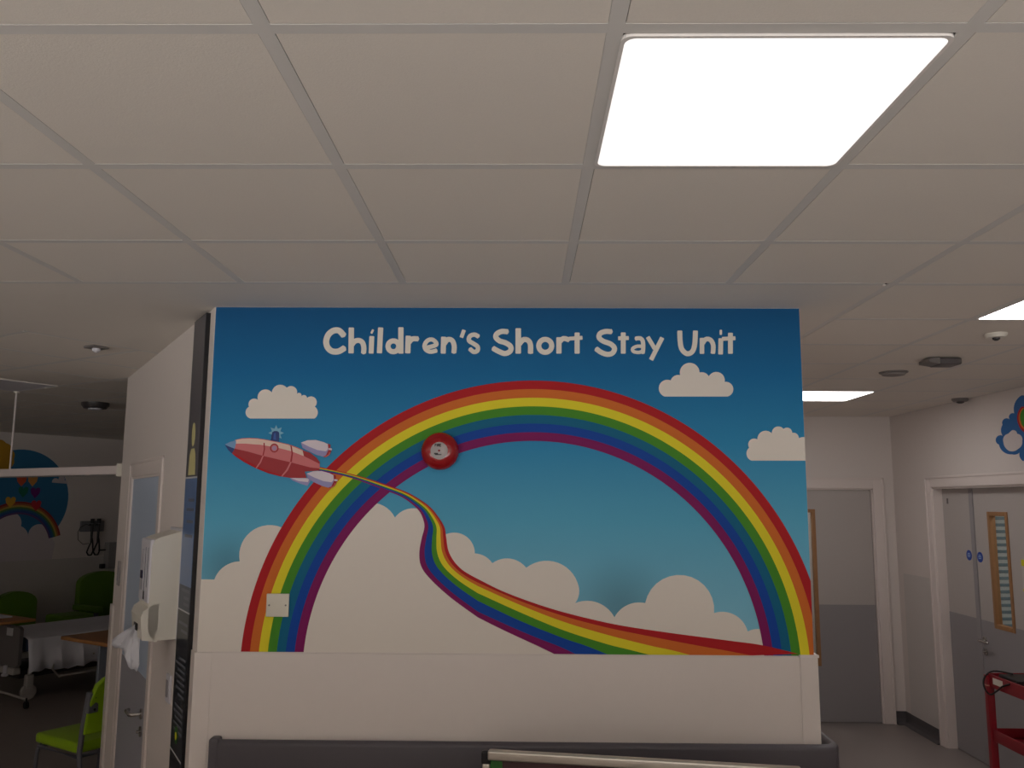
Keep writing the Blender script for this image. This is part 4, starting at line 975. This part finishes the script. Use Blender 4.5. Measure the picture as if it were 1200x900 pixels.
# ------------------------------------------------------------------ overbed table at the left edge
pc = onz(30, 831, 0); 
Mo_ = Matrix(((-A.x, -Bv.x, 0, pc.x), (-A.y, -Bv.y, 0, pc.y), (0, 0, 1, 0), (0, 0, 0, 1)))
t = empty('overbed_table', M=Mo_, label='wood-topped overbed table on castors at the left edge beside the bed', cat='table')
q = MB(); q.box((-.02, -.02, .80), (.80, .36, .825), TABW, .006); q.build('tabletop', t)
q = MB(); q.box((.70, .10, .10), (.76, .2, .80), BEDW, .006); q.build('column', t)
q = MB(); q.tube([(0, 0, .085), (.36, .0, .10), (.73, .0, .10)], .012, BEDW, 8); q.tube([(.0, .38, .085), (.36, .38, .10), (.73, .38, .10)], .012, BEDW, 8); q.tube([(.73, .0, .10), (.73, .38, .10)], .015, BEDW, 8); q.build('base', t)
for x, y in ((0, 0), (0, .38), (.73, 0), (.73, .38)):
    q = MB(); q.lathe([(.025, -.016), (.034, -.012), (.034, .012), (.025, .016)], BLACK, 20, Matrix.Translation((x, y, .036)) @ Matrix.Rotation(PI / 2, 4, 'X')); q.tube([(x, y, .05), (x, y, .10)], .008, BLACK, 8); q.build('castor', t)
tt = empty('paper_sheet', M=Mo_ @ Matrix.Translation((.40, .16, .825)), label='small white item lying on the overbed table', cat='paper')
q = MB(); q.box((-.15, -.1, 0), (.15, .1, .012), SHEET, .003); q.build('sheet', tt)
# ------------------------------------------------------------------ red trolley at the right
tx, ty = 2.735, 5.17
t = empty('red_trolley', (tx, ty, 0), 0, 'red metal trolley with two shelves at the right edge', 'trolley')
TW, TD = .70, .46
for x in (0, TW):
    for y in (0, -TD):
        q = MB(); q.box((x - .020, y - .020, .09), (x + .020, y + .020, .965), RED, .006); q.box((x - .021, y - .021, .905), (x + .021, y + .021, .912), mat('worn rim', (196, 140, 120), .4)); q.build('post', t)
        q = MB(); q.lathe([(.03, -.014), (.045, -.01), (.045, .01), (.03, .014)], BLACK, 20, Matrix.Translation((x, y, .046)) @ Matrix.Rotation(PI / 2, 4, 'Y')); q.build('castor', t)
for z, dz in ((.90, .075), (.60, .065), (.25, .065)):
    q = MB(); q.box((.0, -TD, z), (TW, 0, z + .012), RED)
    q.box((-.008, -TD, z), (.0, 0, z + dz), RED, .003); q.box((TW, -TD, z), (TW + .008, 0, z + dz), RED, .003); q.box((0, -.0, z), (TW, .008, z + dz), RED, .003); q.box((0, -TD - .008, z), (TW, -TD, z + dz), RED, .003)
    if z > .8: q.box((-.0095, -.16, z + .025), (-.008, -.06, z + .06), WPLAST)
    q.build('shelf', t)
t = empty('device_tray', (tx + .06, ty - .06, .978), 0, 'black device lying on top of the red trolley', 'device')
q = MB(); q.box((-.02, -.36, -.062), (.5, .03, .0), BLACK, .012); q.build('body', t)
q = MB(); pts = [(tx + .10, ty - .08, .985), (tx + .02, ty - .02, .99), (tx - .03, ty - .01, .95), (tx - .045, ty - .03, .90), (tx - .025, ty - .05, .865), (tx - .02, ty - .12, .90), (tx - .02, ty - .20, .945), (tx + .04, ty - .3, .985), (tx + .12, ty - .36, .985)]
P2 = []
for i in range(len(pts) - 1):
    a = pts[max(i - 1, 0)]; b_ = pts[i]; c = pts[i + 1]; d = pts[min(i + 2, len(pts) - 1)]
    for s_ in range(5):
        f_ = s_ / 5; P2.append(tuple(.5 * ((2 * b_[j]) + (-a[j] + c[j]) * f_ + (2 * a[j] - 5 * b_[j] + 4 * c[j] - d[j]) * f_ * f_ + (-a[j] + 3 * b_[j] - 3 * c[j] + d[j]) * f_ ** 3) for j in (0, 1, 2)))
q.tube(P2, .005, BLACK, 8); o = tag(q.build('power_cable'), 'thin black cable looped over the corner of the red trolley', 'cable')
t = empty('black_device', (tx + .2, ty - .18, .612), 0, 'small dark item lying on the lower shelf of the red trolley', 'device')
q = MB(); q.box((-.09, -.06, 0), (.12, .06, .05), BLACK, .02); q.build('body', t)
q = MB(); q.tube([(.1, 0, .03), (.2, .03, .02), (.28, 0, .02)], .006, BLACK, 8); q.build('lead', t)
# ------------------------------------------------------------------ butterfly-like wall picture on the right wall
Mw = Matrix(((0, -1, 0, XE), (1, 0, 0, 0), (0, 0, 1, 0), (0, 0, 0, 1)))       # x -> world Y, y -> into the room (-X)
t = empty('butterfly_wall_picture', M=Mw, label='blue scalloped wall picture cut off at the right edge above the double door', cat='mural')
def WR(u, v): p = onx(u, v, XE); return (p.y, p.z)
def op(path):
    f = lambda g: (1150 + g[0] / 9, 440 + g[1] / 9)
    P = [f(path[0])]
    for e in path[1:]:
        if isinstance(e[0], tuple): P += arc3(P[-1], f(e[0]), f(e[1]), 8)[1:]
        else: P.append(f(e))
    return [WR(*g) for g in P]
q = MB(); SBL = mat('wall picture blue', (26, 98, 162), .5)
q2 = op([(620, 230), (430, 208), ((368, 270), (352, 400)), ((325, 398), (302, 462)), ((260, 452), (228, 520)), ((212, 590), (228, 634)), ((165, 650), (190, 730)), ((260, 820), (330, 832)), ((380, 830), (408, 812)), ((410, 860), (440, 900)), (620, 900)])
fp(q, q2, .003, SBL); q.build('blue_shape', t)
q = MB(); fp(q, op([(330, 578), ((375, 590), (385, 615)), ((430, 640), (440, 690)), ((425, 750), (395, 775)), ((345, 800), (300, 795)), ((260, 760), (240, 700)), ((250, 640), (290, 615))]), .005, mat('wall picture white', (216, 206, 204), .5)); q.build('white_patch', t)
q = MB(); fp(q, op([(620, 320), (430, 330), ((385, 430), (400, 520)), ((420, 560), (460, 600)), (620, 600)]), .005, RB[0]); fp(q, op([(620, 335), (440, 345), ((402, 430), (415, 510)), ((430, 540), (470, 575)), (620, 575)]), .006, RB[1]); fp(q, op([(620, 350), (455, 350), ((420, 420), (430, 490)), ((445, 530), (480, 555)), (620, 555)]), .007, RB[3]); q.build('coloured_rings', t)
